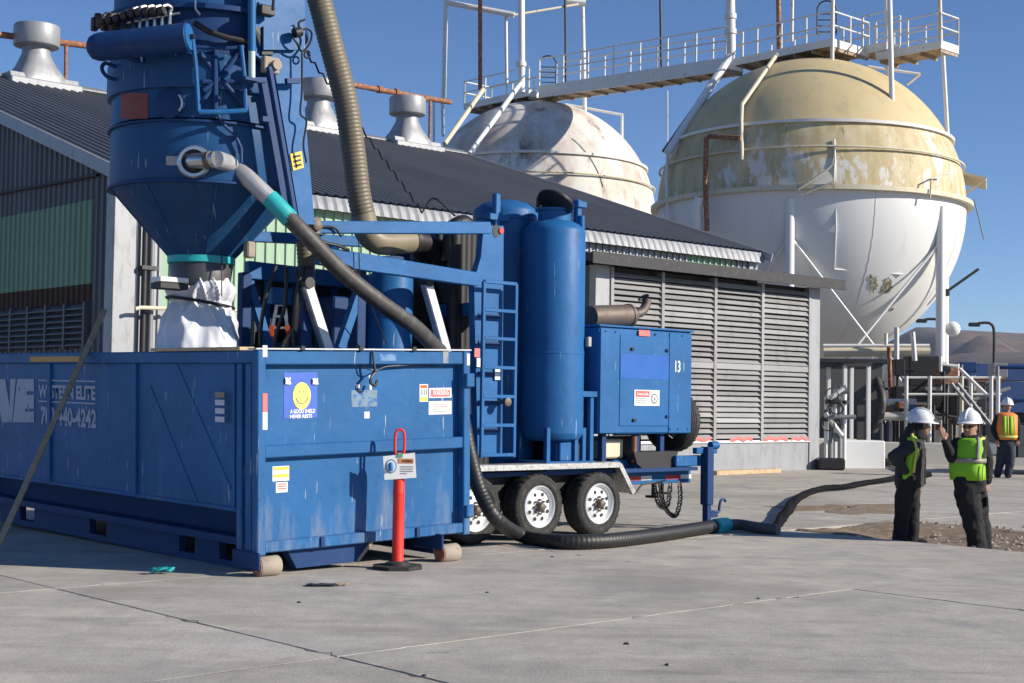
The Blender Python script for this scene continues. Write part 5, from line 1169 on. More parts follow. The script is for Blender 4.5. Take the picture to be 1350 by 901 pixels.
# gantry over the far sphere
GN=Frame('pipe_gantry',at(585,130,61),0,'white pipe gantry frame over the rust-stained sphere platform','gantry'); o_=GN.root.location
for P,r,m in (([(588,4,61),(585,130,61)],.10,RAILW),([(586,3,61),(678,20,60.5)],.12,RAILW),([(667,20,60.7),(668,110,60.7)],.07,RAILW),([(768,2,62),(771,150,62)],.09,RAILW),([(678,20,60.5),(768,5,62)],.05,CREAM),([(745,2,62),(772,5,62)],.16,RAILW),([(572,130,61),(572,190,61)],.05,RAILW),([(583,130,61),(584,180,61)],.07,RAILW)):
    MB().tube([at(*q)-o_ for q in P],r,10).build('pipe_member',m,GN)
def strut(px0,py0,px1,py1,Z0,Z1,r,mat,label,name='stay_pipe'):
    b=at(px1,py1,Z1); f_=Frame(name,b,0,label,'pipe'); MB().cyl((0,0,0),at(px0,py0,Z0)-b,r,n=10).build('pipe',mat,f_)
strut(637,118,586,190,60,57,.10,CREAM,'cream diagonal pipe sloping down left of the far sphere')
strut(686,110,619,203,59.8,57,.11,WHITE,'white diagonal pipe sloping across the far sphere toward the roof')
strut(964,72,880,202,52,50.5,.15,WHITE,'white diagonal stair pipe down the left flank of the tan sphere')
strut(959,78,874,200,52.4,51,.05,DKMET,'dark handrail beside the white diagonal stair pipe')
strut(1144,88,1213,98,53,53,.05,RAILW,'pale level pipe behind the right shoulder of the tan dome')
strut(1213,98,1196,112,53,53,.05,CREAM,'short cream angle brace at the end of the level pipe')
strut(745,138,822,152,62.5,62.5,.06,RAILW,'pale level pipe right of the far sphere top')
strut(820,152,820,190,62.5,62.5,.06,RAILW,'short pale post standing on the far sphere right shoulder')
# caged ladder hoops
for px,py,Z,lab in ((722,82,61,'hooped ladder top on the far sphere platform'),(1090,16,52,'hooped ladder top on the tan sphere platform')):
    b=at(px,py+30,Z); L_=Frame('ladder_hoop',b,0,lab,'ladder')
    for s in (-1,1): MB().cyl((s*.35,0,0),(s*.35,0,.9),.03,n=8).build('rail',DKMET,L_)
    MB().tube([Vector((.35*math.cos(t),0,.9+.35*math.sin(t))) for t in [math.pi*k/12 for k in range(13)]],.03,8).build('hoop',DKMET,L_)
    for k in range(4): MB().cyl((-.35,0,.1+.22*k),(.35,0,.1+.22*k),.02,n=6).build('rung',DKMET,L_)

# ================================================================== YARD BEHIND, RIGHT SIDE
def thing(name,loc,label,cat,ang=0,group=None): return Frame(name,loc,ang,label,cat,group)
def gz(px,Z): 
    return Vector(((px-CX)/F*Z,Z,0))
# containment kerb and concrete blocks
t=thing('concrete_kerb_wall',gz(1215,41),'long low pale concrete wall behind the two men','wall',R(-2)); MB().box(-2.4,7,-.15,.15,-.1,.62,.02).build('wall',CONCB,t)
for px,w,h,lab,z in ((1096,1.2,.75,'pale concrete block touching the annex corner',38.5),(1125,1.5,.72,'white concrete block under the steel frame beside the annex',38.3),(1178,2.6,.55,'long concrete plinth behind the man with his hand on his hip',42)):
    t=thing('concrete_block',gz(px,z),lab,'block',R(8),'concrete blocks by the annex'); MB().box(-w/2,w/2,-.4,.4,-.1,h,.03).build('block',CONCB if px!=1125 else WHITE,t)
t=thing('rubber_block',gz(1096,36.6),'small black rubber block on the ground at the annex corner','block'); MB().box(-.35,.35,-.2,.2,0,.3,.05).build('block',BLACK,t)
# small steel frame with dark top
t=thing('steel_frame',gz(1130,39.5),'white two-legged steel frame with a dark top beside the annex','frame',R(5))
zt5=at(1130,482,39.5).z
for px in (1114,1146): MB().box((px-1130)/F*39.5-.05,(px-1130)/F*39.5+.05,-.05,.05,.5,zt5,.01).build('leg',WHITE,t); MB().box((px-1130)/F*39.5-.05,(px-1130)/F*39.5+.05,1.4,1.5,0,zt5,.01).build('leg',WHITE,t)
MB().prism([(-.42,0),(.38,0),(.42,.10),(-.38,.06)],(0,-.1,zt5-.02),(1,0,0),(0,0,1),-1.7).build('top_plate',BLKROOF,t)
t=thing('shaded_wall_block',gz(1112,44),'big dark grey block standing for the shaded tank wall under the sphere','bin'); MB().box(-.9,1.1,-.6,.6,0,at(1112,478,44).z,.05).build('body',S('dark_grey_block',(.07,.075,.075),.7,0,.2,2),t); MB().box(-1.0,1.2,-.7,.7,at(1112,480,44).z,at(1112,474,44).z,.02).build('rim',DKMET,t)  # shaded mass under the sphere put in as a dark grey box
# valve manifold by the annex corner
t=thing('valve_manifold',gz(1098,37.6),'cluster of grey pipes, valves and flanges at the annex corner','valves'); o_=t.root.location
random.seed(21)
for k in range(5):
    px=1090+k*6; zz0=random.uniform(.6,.9); x=(px-1098)/F*37.6; top_=at(px,random.uniform(508,530),37.6).z
    MB().cyl((x,0,.0),(x,0,top_),.05,n=10).build('riser',GALVD if k%2 else WHITE,t)
    for q in range(2): z=random.uniform(.8,top_-.1); MB().lathe([(.02,-.05),(.12,-.045),(.12,.045),(.02,.05)],14,(x,0,z),(0,0,1) if q else (1,0,.2)).build('flange',DKMET if q else GALVD,t)
for (a,b,m) in (((1088,545),(1110,575),WHITE),((1090,550),(1128,550),GALVD),((1088,530),(1108,530),DKMET),((1094,525),(1112,512),WHITE)):
    MB().cyl(at(*a,37.5)-o_,at(*b,37.5)-o_,.06,n=10).build('pipe',m,t)
for px,py in ((1097,520),(1104,538),(1092,560)): 
    c=at(px,py,37.4)-o_; MB().tube([c+Vector((.16*math.cos(q),0,.16*math.sin(q))) for q in [2*math.pi*k/18 for k in range(19)]],.018,6).build('handwheel',DKMET,t)
# white mounded tanks and pallets between columns
for px,py0,py1,w,Z,lab in ((1140,540,568,1.0,46,'white rounded tarp-covered drum behind the steel frame'),(1160,548,572,.9,47,'smaller white rounded drum left of the crouched hose')):
    t=thing('covered_drum',gz(px,Z),lab,'drum',0,'white drums under the sphere'); h=at(px,py0,Z).z; MB().lathe([(w*.55,0),(w*.56,h*.5),(w*.5,h*.78),(w*.3,h*.95),(.02,h)],24).build('cover',WHITE,t)
t=thing('rust_drum',gz(1152,45),'rust-red upright drum behind the white steel frame leg','drum'); MB().lathe([(.3,0),(.3,.8),(.31,.82),(.3,.84),(.3,at(1152,518,45).z),(.02,at(1152,517,45).z)],20).build('shell',RUSTD,t)
# hose looping from under the sphere
b=gz(1150,43); t=thing('drop_hose',b,'grey hose hanging in a curve from under the sphere','hose'); MB().tube(curve([at(1152,482,44)-b,at(1156,500,43.5)-b,at(1163,525,43)-b,at(1160,550,43)-b,at(1148,575,43)-b],8),.12,12).build('hose_wall',HOSED,t)
# pipe rack and scaffold rails
t=thing('pipe_rack',gz(1200,47),'long steel rack of pale pipes running below the sphere','pipe rack'); o_=t.root.location
for (a,b,Z,r,m) in (((1085,456),(1225,456),47,.06,RAILW),((1085,465),(1225,463),47.3,.16,CREAM),((1168,456),(1168,440),47,.06,RAILW),((1182,432),(1182,474),46.5,.08,RAILW),((1203,438),(1206,476),46.5,.08,RAILW),((1152,530),(1225,530),45,.10,WHITE),((1150,550),(1235,548),44.5,.14,CONCB),((1190,498),(1320,498),43,.035,RAILW),((1190,520),(1320,520),43,.035,RAILW),((1172,458),(1175,548),46,.07,RUST),((1240,470),(1240,490),43,.05,RAILW),((1238,480),(1262,483),43,.04,WHITE),((1265,486),(1300,520),42.5,.05,RAILW)):
    MB().cyl(at(*a,Z)-o_,at(*b,Z)-o_,r,n=10).build('pipe',m,t)
for px in (1195,1226,1268,1280,1307,1316): MB().cyl(at(px,496,43)-o_,Vector((gz(px,43).x-o_.x,gz(px,43).y-o_.y,0)),.06,n=8).build('post',RAILW if px!=1268 else CREAM,t)
for px,py,w,h,Z,m in ((1216,490,.55,.5,48,BLACK),(1196,522,.5,.3,46,BLACK),(1252,535,.6,.35,47,DKMET),(1190,540,.9,.12,45.5,WOODG),(1275,540,.5,.5,46,DKMET)):
    c=at(px,py,Z)-o_; MB().box(c.x-w,c.x+w,c.y-.4,c.y+.4,c.z-h,c.z+h,.04).build('equipment_box',m,t)
    MB().box(c.x-.06,c.x+.06,c.y-.06,c.y+.06,-Z*0,c.z-h).build('post',DKMET,t)
c=at(1191,534,45)-o_; MB().box(c.x-.35,c.x+.35,c.y-.05,c.y,c.z-.14,c.z+.14,.01).build('blue_sign',S('blue_sign_panel',(.06,.22,.5),.5),t)
for k in range(26):
    px=random.uniform(1150,1310); py=random.uniform(500,560); Z=random.uniform(44,49); c=at(px,py,Z)-o_; L=random.uniform(.2,.9); m=random.choice((DKMET,GALVD,RUST,DKMET,BLACK))
    if random.random()<.5: MB().cyl(c,c+Vector((L,0,random.uniform(-.2,.2))),.06,n=8).build('pipe',m,t)
    else: MB().cyl(Vector((c.x,c.y,0)),c,.05,n=8).build('post',m,t)
random.seed(31)
for k in range(46):
    px=random.uniform(1150,1318); Z=random.uniform(43.5,50); c=at(px,random.uniform(478,566),Z)-o_; m=random.choice((DKMET,DKMET,DKMET,GALVD,RUST,BLACK,BLACK,GALVD,RAILW,NAVY))
    u=random.random(); L=random.uniform(.3,1.3)
    if u<.35: MB().cyl(c,c+Vector((L,random.uniform(-.3,.3),random.choice((0,0,.4,-.4)))),random.choice((.04,.06,.09)),n=8).build('pipe',m,t)
    elif u<.6: MB().cyl(Vector((c.x,c.y,0)),c,random.choice((.04,.06)),n=8).build('post',m,t)
    elif u<.85: w=random.uniform(.12,.4); h=random.uniform(.12,.45); MB().box(c.x-w,c.x+w,c.y-.3,c.y+.3,max(0,c.z-h),c.z+h*.3,.02).build('equipment_box',m,t); MB().cyl(Vector((c.x,c.y,0)),c,.05,n=8).build('post',DKMET,t)
    else: MB().lathe([(.02,-.06),(.2,-.05),(.2,.05),(.02,.06)],14,c,(0,1,.2)).build('flange',m,t); MB().cyl(Vector((c.x,c.y,0)),c,.05,n=8).build('post',DKMET,t)
for (a,b) in (((1262,505),(1306,560)),((1254,505),(1298,560))): MB().cyl(at(*a,42.2)-o_,at(*b,42.2)-o_,.05,n=8).build('stair_stringer',GALVD,t)
for k in range(7): MB().beam(at(1258+k*6.3,507+k*7.8,42.2)-o_,at(1264+k*6.3,507+k*7.8,42.6)-o_,.2,.04).build('stair_tread',GALVD,t)
# globe lamp on the column, yard lamps
t=thing('globe_light',at(1256,434,50.3),'white globe light bracketed on the right sphere column','light'); MB().lathe([(.26*math.cos(R(a_)),.26*math.sin(R(a_))) for a_ in range(-88,89,11)],24).build('globe',WHITE,t); MB().cyl((-.5,0,0),(0,0,0),.04,n=8).build('bracket',DKMET,t)
def yardlamp(px,pyb,pyt,Z,lab):
    t=thing('yard_lamp',gz(px,Z),lab,'street lamp',0,'yard lamps'); z=at(px,pyt,Z).z
    MB().tube(curve([(0,0,0),(0,0,z*.6),(0,0,z*.92),(-.25,0,z*.99),(-.7,0,z),(-1.2,0,z*.995)],6),.11,10).build('pole',DKMET,t); MB().box(-1.9,-1.1,-.25,.25,z*.985-.18,z*.985+.12,.05).build('lamp_head',BLACK,t)
yardlamp(1311,560,426,110,'tall curved-arm yard lamp against the hills at right')
yardlamp(1240,560,421,115,'yard lamp whose head shows just left of the right sphere column')
# navy tipper trailer and dark truck at the right edge
t=thing('tipper_trailer',gz(1320,60),'navy blue tipper trailer parked in front of the hills at right','trailer',R(4)); s_=60/F
def bz(py): return at(1320,py,60).z
MB().prism([((1275-1320)*s_,bz(500)),((1292-1320)*s_,bz(480)),((1410-1320)*s_,bz(478)),((1410-1320)*s_,bz(500)),((1305-1320)*s_,bz(502))],(0,0,0),(1,0,0),(0,0,1),-2.4).build('tarp_body',BLUET,t)
MB().box((1318-1320)*s_,(1410-1320)*s_,.0,2.4,bz(545),bz(503),.05).build('lower_body',BLUET,t); MB().box((1278-1320)*s_,(1318-1320)*s_,.2,2.2,bz(560),bz(504),.05).build('front_housing',S('grey_brown_housing',(.16,.14,.13),.7),t)
for px in (1335,1362,1390): MB().lathe([(.1,0),(.5,.0),(.52,.06),(.52,.26),(.5,.3),(.1,.3)],28,((px-1320)*s_,-.02,.52),(0,1,0)).build('wheel',RUBBER,t)
MB().box(-1.2,2.8,.3,2.1,.5,bz(545),.02).build('frame',BLACK,t)
t=thing('pickup_truck',gz(1402,35.5),'dark pickup truck partly in view at the right edge behind the walking man','truck',R(6)); s_=35.5/F
def cz(py): return at(1340,py,35.5).z
MB().prism([(-1.15,.42),(3.9,.42),(3.9,1.1),(3.3,1.2),(2.9,1.8),(1.6,1.84),(1.15,1.2),(-1.15,1.18)],(0,0,0),(1,0,0),(0,0,1),-1.8).build('body',S('dark_truck_paint',(.05,.055,.06),.4,0,.1,2),t)
MB().prism([(1.68,1.76),(2.82,1.74),(3.15,1.24),(1.32,1.24)],(0,-.012,0),(1,0,0),(0,0,1),-.01).build('side_window',S('dark_glass',(.02,.025,.03),.1),t)
MB().box(-1.3,-1.15,.05,1.75,.42,.75,.04).build('bumper',STEEL,t); MB().box(-1.165,-1.145,.1,.4,.8,1.05,.01).build('tail_light',RED,t)
for x in (-.35,2.7): MB().lathe([(.12,0),(.38,.0),(.40,.05),(.40,.24),(.38,.27),(.12,.27)],28,(x,-.04,.40),(0,1,0)).build('wheel',RUBBER,t)

# ================================================================== PEOPLE
JKT=S('charcoal_jacket',(.028,.028,.032),.85,0,.3,9); JKT2=S('black_hoodie',(.012,.012,.014),.9,0,.3,9); PANT=S('black_work_trousers',(.010,.010,.013),.9,0,.35,8); JEAN=S('dark_blue_jeans',(.02,.028,.05),.85,0,.3,8)
LIME=S('lime_hi_vis',(.22,.52,.02),.75,0,.10,9); ORNG=S('orange_hi_vis',(.75,.24,.05),.7,0,.1,9); SILV=S('reflective_grey_tape',(.28,.25,.21),.5,0,.15,14); LEMON=S('yellow_tape',(.62,.62,.12),.6)
SKIN=S('skin',(.36,.19,.125),.55,0,.12,14); SKIND=S('tanned_skin',(.26,.135,.09),.55,0,.12,14); HAIR=S('dark_hair',(.02,.014,.01),.7,0,.3,30); HAT=S('white_hard_hat',(.74,.75,.76),.32,0,.03,6); BOOT=S('dark_boot_leather',(.02,.017,.014),.6,0,.3,12); LENS=S('smoked_lens',(.02,.02,.02),.15)
def remesh(mb,name,mat,parent,vox,smooth=4,disp=0,dsz=.12):
    o=bpy.data.objects.new(name,mb.mesh(name,mat,False)); COL.objects.link(o)
    m=o.modifiers.new('r','REMESH'); m.mode='VOXEL'; m.voxel_size=vox
    if disp:
        tx=bpy.data.textures.get('cloth') or bpy.data.textures.new('cloth','CLOUDS'); tx.noise_scale=dsz; tx.noise_depth=3
        d=o.modifiers.new('d','DISPLACE'); d.texture=tx; d.strength=disp; d.mid_level=.5; d.texture_coords='LOCAL'
    s=o.modifiers.new('s','SMOOTH'); s.iterations=smooth; s.factor=.5
    dg=bpy.context.evaluated_depsgraph_get(); me=bpy.data.meshes.new_from_object(o.evaluated_get(dg)); me.name=name
    me.shade_smooth(); bpy.data.objects.remove(o)
    if not me.materials: me.materials.append(mat)
    ob=bpy.data.objects.new(name,me); COL.objects.link(ob); ob.parent=getattr(parent,'root',parent); return ob
def limb(mb,pts,rad,n=16):
    P=[Vector(p) for p in pts]; m=5; Q=curve(P,m); rr=[]
    for i in range(len(P)-1):
        for k in range(m): rr.append(rad[i]+(rad[i+1]-rad[i])*k/m)
    rr.append(rad[-1]); mb.tube(Q,rr,n); mb.lathe([(rad[-1]*math.cos(a),rad[-1]*math.sin(a)) for a in [R(-88+176*k/10) for k in range(11)]],n,P[-1]); mb.lathe([(rad[0]*math.cos(a),rad[0]*math.sin(a)) for a in [R(-88+176*k/10) for k in range(11)]],n,P[0])
def stack(mb,rings,n=28,yaw=0):
    R_=[]
    for (cx,cy,z,rx,ry) in rings:
        a=Vector((math.cos(yaw),math.sin(yaw),0)); b=Vector((-a.y,a.x,0)); q=[]
        for k in range(n):
            t=2*math.pi*k/n; c,s=math.cos(t),math.sin(t); c=math.copysign(abs(c)**.85,c); s=math.copysign(abs(s)**.85,s); q.append(Vector((cx,cy,z))+a*(rx*c)+b*(ry*s))
        R_.append(q)
    mb.skinrings(R_)
def hand(mb,w,d,side,s=1.0,curl=.6):
    """palm and five fingers from wrist w along d; side = thumb direction"""
    d=Vector(d).normalized(); side=Vector(side).normalized(); nrm=d.cross(side).normalized(); w=Vector(w)
    P=[w-d*.02,w+d*.03,w+d*.085*s]; 
    for k in range(4):
        o=side*(.030-.020*k)*s; limb(mb,[w+o*.6,w+d*.05*s+o,w+d*.085*s+o],[.014*s,.015*s,.012*s],8)
        L=(.066,.075,.070,.055)[k]*s; b=w+d*.085*s+o; p1=b+(d*math.cos(curl)+nrm*math.sin(curl))*L*.55; p2=p1+(d*math.cos(curl*2)+nrm*math.sin(curl*2))*L*.5
        limb(mb,[b,p1,p2],[.011*s,.0095*s,.008*s],8)
    b=w+d*.025*s+side*.028*s; limb(mb,[b,b+(d*.6+side*.7)*.035*s,b+(d*.85+side*.35)*.07*s],[.014*s,.012*s,.009*s],8)
def head(mb,c,f,s=1.0):
    """head about its centre c, facing f"""
    c=Vector(c); f=Vector(f).normalized(); r=Vector((f.y,-f.x,0)).normalized(); yaw=math.atan2(f.y,f.x)
    stack(mb,[(c.x+f.x*a*s,c.y+f.y*a*s,c.z+z*s,rx*s,ry*s) for z,a,rx,ry in ((-.115,.045,.035,.030),(-.10,.035,.062,.050),(-.06,.02,.085,.064),(-.02,.008,.095,.072),(.03,.0,.10,.077),(.07,-.006,.098,.076),(.105,-.01,.075,.06),(.12,-.012,.04,.035))],24,yaw)
    limb(mb,[c+f*.095*s+Vector((0,0,.012*s)),c+f*.118*s+Vector((0,0,-.028*s))],[.010*s,.016*s],8)      # nose
    limb(mb,[c+f*.088*s-r*.022*s+Vector((0,0,-.066*s)),c+f*.095*s+Vector((0,0,-.064*s)),c+f*.088*s+r*.022*s+Vector((0,0,-.066*s))],[.007*s,.010*s,.007*s],8)  # lips
    for q in (-1,1):
        limb(mb,[c+r*q*.072*s-f*.005*s+Vector((0,0,.015*s)),c+r*q*.078*s-f*.012*s+Vector((0,0,-.025*s))],[.014*s,.010*s],8)   # ears
        limb(mb,[c+f*.088*s+r*q*.032*s+Vector((0,0,.030*s)),c+f*.08*s+r*q*.052*s+Vector((0,0,.026*s))],[.011*s,.009*s],8)   # brow
def eyes(parent,c,f,s=1.0):
    c=Vector(c); f=Vector(f).normalized(); r=Vector((f.y,-f.x,0)).normalized()
    for q in (-1,1): MB().lathe([(.011*s*math.cos(a),.011*s*math.sin(a)) for a in [R(-88+176*k/8) for k in range(9)]],12,c+f*.082*s+r*q*.034*s+Vector((0,0,.008*s))).build('eye',INKB,parent)
def hardhat(parent,c,f,s=1.0,tilt=0):
    c=Vector(c); f=Vector(f).normalized(); H=Frame('hard_hat',(0,0,0)); H.root.parent=parent.root; H.root.location=c; H.root.rotation_euler=(0,tilt,math.atan2(f.y,f.x))
    mb=MB(); rows=[]
    for k in range(9):
        t=R(90*k/8); rows.append([Vector((.142*s*math.cos(t)*math.cos(a)+.005*s,.118*s*math.cos(t)*math.sin(a),.015*s+.135*s*math.sin(t))) for a in [2*math.pi*j/40 for j in range(40)]])
    mb.skinrings(rows[:-1],False,True); mb.build('shell',HAT,H,True,60)
    mb=MB(); A=[];B=[];Cc=[]
    for j in range(40):
        a=2*math.pi*j/40; e=1.08+.34*max(0,math.cos(a))**2; A.append(Vector((.140*s*math.cos(a)+.005*s,.116*s*math.sin(a),.024*s))); B.append(Vector((.142*s*e*math.cos(a)+.005*s,.118*s*(1.10)*math.sin(a),.006*s))); Cc.append(B[-1]-Vector((0,0,.008*s)))
    D_=[p-Vector((0,0,.016*s)) for p in A]; mb.skinrings([A,B,Cc,D_],False,False); mb.build('brim',HAT,H,True,60)
    MB().tube([Vector((.146*s*math.cos(t)*1+.005*s,0,.018*s+.14*s*math.sin(t))) for t in [R(12+156*k/12) for k in range(13)]],.010*s,8).build('ridge',HAT,H)

def scaleof(Z): return Z/F
# --- man with his hand on his hip (faces right)
Z1=17.85; k1=scaleof(Z1); zf=-.105
b1=at(1196,712,Z1); M1=Frame('person',Vector((b1.x,b1.y,zf)),0,'man in white hard hat and open dark jacket over a lime vest, hand on hip','person',group='workers in the yard')
def j1(px,py,v=0): 
    p=at(px,py,Z1); return Vector((p.x-b1.x,v,p.z-zf))
fA=Vector((.94,-.34,0)).normalized()
hc1=j1(1213,563,.0)
body=MB(); head(body,hc1,fA); limb(body,[hc1+Vector((-.02,0,-.07)),j1(1207,577,0),j1(1203,585,0)],[.062,.058,.08])
stack(body,[(*j1(1203,583)[:2],j1(1203,583).z,.10,.17),(*j1(1200,605)[:2],j1(1200,605).z,.12,.16),(*j1(1197,636)[:2],j1(1197,636).z,.11,.15)])
limb(body,[j1(1197,590,-.19),j1(1170,600,-.27),j1(1187,620,-.21)],[.05,.042,.034]); limb(body,[j1(1206,590,.17),j1(1211,612,.22),j1(1214,634,.16)],[.05,.042,.034])
hand(body,j1(1188,621,-.21),(.8,.2,-.5),(0,-.3,1)); hand(body,j1(1214,637,.16),(.1,-.1,-1),(1,0,0))
limb(body,[j1(1195,636,-.09),j1(1190,675,-.08),j1(1184,716,-.06)],[.075,.055,.045]); limb(body,[j1(1200,636,.09),j1(1205,675,.09),j1(1205,716,.08)],[.075,.055,.045])
remesh(body,'body',SKIND,M1,.0095,3); eyes(M1,hc1,fA)
jk=MB(); stack(jk,[(*j1(1206,578)[:2],j1(1206,578).z,.09,.10),(*j1(1203,583)[:2],j1(1203,583).z,.135,.20),(*j1(1200,595)[:2],j1(1200,595).z,.165,.215),(*j1(1199,615)[:2],j1(1199,615).z,.165,.20),(*j1(1199,632)[:2],j1(1199,632).z,.165,.20),(*j1(1199,641)[:2],j1(1199,641).z,.168,.205)])
limb(jk,[j1(1199,587,-.17),j1(1182,594,-.26),j1(1169,601,-.30)],[.088,.08,.072]); limb(jk,[j1(1169,601,-.30),j1(1179,611,-.27),j1(1187,620,-.22)],[.072,.064,.052])
limb(jk,[j1(1205,587,.17),j1(1211,612,.22),j1(1214,633,.17)],[.085,.07,.052])
limb(jk,[j1(1205,573,0)+Vector((-.02,0,.04)),j1(1202,582,0)+Vector((-.06,0,0))],[.095,.10])
remesh(jk,'jacket',JKT,M1,.014,3,.03,.10)
MB().beam(j1(1212,590,-.20)+Vector((.02,0,0)),j1(1210,638,-.205)+Vector((.03,0,0)),.012,.035,(0,-1,0)).build('jacket_zip',SILV,M1)
vs_=MB(); rows=[]
for t in range(13):
    a=R(150+150*t/12); rows.append([Vector((j1(1199,y_).x+(.178+.012)*math.cos(a),.228*math.sin(a),j1(1199,y_).z)) for y_ in (582,590,600,612,624)])
vs_=MB(); vs_.grid([[j1(1196,577,-.13)+Vector((-.05,.0,.02)),j1(1193,580,-.19)+Vector((-.03,-.03,.03)),j1(1199,577,-.19)+Vector((0,-.03,.05)),j1(1204,579,-.17)+Vector((.0,-.05,.03))],[j1(1190,592,-.23),j1(1194,592,-.27),j1(1199,590,-.275),j1(1205,590,-.24)],[j1(1187,606,-.22),j1(1191,606,-.26),j1(1197,605,-.265),j1(1204,604,-.23)],[j1(1185,620,-.19),j1(1189,621,-.235),j1(1195,620,-.235),j1(1200,619,-.21)],[j1(1183,632,-.16),j1(1186,632,-.2),j1(1190,632,-.2),j1(1194,632,-.18)]])
o=vs_.build('hi_vis_vest',LIME,M1,True,80); o.modifiers.new('thickness','SOLIDIFY').thickness=.02; su=o.modifiers.new('sub','SUBSURF'); su.levels=su.render_levels=2
MB().tube(curve([j1(1196,574,-.18)+Vector((0,-.03,.02)),j1(1200,592,-.285),j1(1198,606,-.285),j1(1197,622,-.25)],5),.016,8).build('reflective_tape',LEMON,M1)
tr=MB(); limb(tr,[j1(1195,632,-.09),j1(1190,655,-.09),j1(1187,680,-.085),j1(1184,706,-.07),j1(1183,722,-.06)],[.125,.118,.095,.085,.088]); limb(tr,[j1(1202,632,.09),j1(1204,655,.09),j1(1205,680,.09),j1(1205,706,.08),j1(1205,722,.08)],[.125,.115,.095,.085,.088]); stack(tr,[(*j1(1198,628)[:2],j1(1198,628).z,.145,.19),(*j1(1197,645)[:2],j1(1197,645).z,.14,.185)])
remesh(tr,'trousers',PANT,M1,.014,3,.035,.09)
def boots(M,pts,f):
    f=Vector(f).normalized()
    for p in pts:
        b=MB(); p=Vector(p); limb(b,[p+Vector((0,0,.10)),p+Vector((0,0,.05))],[.058,.056]); limb(b,[p+Vector((0,0,.045))-f*.04,p+f*.08+Vector((0,0,.045)),p+f*.165+Vector((0,0,.04))],[.046,.05,.04]); remesh(b,'boot',BOOT,M,.012,2)
boots(M1,[(j1(1183,700).x,-.06,0),(j1(1205,700).x,.08,0)],fA)
hardhat(M1,hc1+Vector((-.005,0,.055)),fA,1.12,.06)
hd=MB(); hd.lathe([(.10,-.17),(.125,-.13),(.118,-.08),(.115,-.02),(.112,.04)],24,hc1+Vector((-.03,.012,0))-fA*.012); o=hd.build('hood',JKT2,M1)
# --- man in lime vest with raised hand (faces left, toward the camera)
Z2=17.35; b2=at(1290,717,Z2); M2=Frame('person',Vector((b2.x,b2.y,zf)),0,'man in white hard hat and zipped lime vest gesturing with a raised hand','person',group='workers in the yard')
def j2(px,py,v=0):
    p=at(px,py,Z2); return Vector((p.x-b2.x,v,p.z-zf))
fB=Vector((-.62,-.78,0)).normalized(); yawB=math.atan2(fB.y,fB.x)+math.pi/2
hc2=j2(1279,564)
body=MB(); head(body,hc2,fB); limb(body,[hc2+Vector((.015,.02,-.07)),j2(1281,579),j2(1281,588)],[.066,.064,.09])
stack(body,[(*j2(1280,586)[:2],j2(1280,586).z,.17,.10),(*j2(1278,610)[:2],j2(1278,610).z,.16,.12),(*j2(1279,638)[:2],j2(1279,638).z,.15,.11)],28,yawB)
limb(body,[j2(1263,588,.04),j2(1253,603,-.06),j2(1241,579,-.12)],[.05,.042,.033]); limb(body,[j2(1298,588,.04),j2(1305,612,.06),j2(1301,636,.0)],[.05,.042,.033])
hand(body,j2(1241,579,-.12),(-.25,-.2,1),(1,.2,.1),1.0,.45); hand(body,j2(1301,638,.0),(-.1,-.15,-1),(-1,-.4,0),1.0,.5)
limb(body,[j2(1273,640,-.05),j2(1280,680,-.05),j2(1286,718,-.04)],[.08,.06,.05]); limb(body,[j2(1286,640,.08),j2(1293,680,.08),j2(1299,718,.08)],[.08,.06,.05])
remesh(body,'body',SKIN,M2,.0095,3); eyes(M2,hc2,fB)
jk=MB(); stack(jk,[(*j2(1281,576)[:2],j2(1281,576).z,.095,.09),(*j2(1280,582)[:2],j2(1280,582).z,.19,.115),(*j2(1278,594)[:2],j2(1278,594).z,.205,.145),(*j2(1276,615)[:2],j2(1276,615).z,.195,.155),(*j2(1277,634)[:2],j2(1277,634).z,.185,.15),(*j2(1278,645)[:2],j2(1278,645).z,.175,.14)],28,yawB)
limb(jk,[j2(1264,586,.03),j2(1257,596,-.02),j2(1253,604,-.06)],[.085,.075,.068]); limb(jk,[j2(1253,604,-.06),j2(1247,592,-.09),j2(1242,582,-.115)],[.068,.058,.047])
limb(jk,[j2(1296,585,.05),j2(1304,610,.07),j2(1302,634,.01)],[.088,.075,.052])
remesh(jk,'hoodie',JKT2,M2,.014,3,.028,.10)
hd=MB(); hd.tube([hc2+Vector((.02,.02,-.10))+Vector((.085*math.cos(a),.085*math.sin(a),.02*math.sin(a))) for a in [2*math.pi*k/20 for k in range(21)]],.036,10); hd.build('hood',JKT2,M2)
ve=MB(); ve.skinrings([[Vector((c_[0],c_[1],c_[2]))+Vector((math.cos(yawB),math.sin(yawB),0))*(c_[3]*math.copysign(abs(math.cos(t))**.85,math.cos(t)))+Vector((-math.sin(yawB),math.cos(yawB),0))*(c_[4]*math.copysign(abs(math.sin(t))**.85,math.sin(t))) for t in [2*math.pi*k/48 for k in range(48)]] for c_ in ((*j2(1280,578)[:2],j2(1280,577.5).z,.125,.125),(*j2(1279,583)[:2],j2(1279,582).z,.185,.15),(*j2(1277,596)[:2],j2(1277,595).z,.20,.178),(*j2(1275,608)[:2],j2(1275,608).z,.206,.186),(*j2(1275,620)[:2],j2(1275,620).z,.208,.186),(*j2(1276,632)[:2],j2(1276,633).z,.205,.180))],False,False)
o=ve.build('hi_vis_vest',LIME,M2,True,80); o.modifiers.new('thickness','SOLIDIFY').thickness=.012
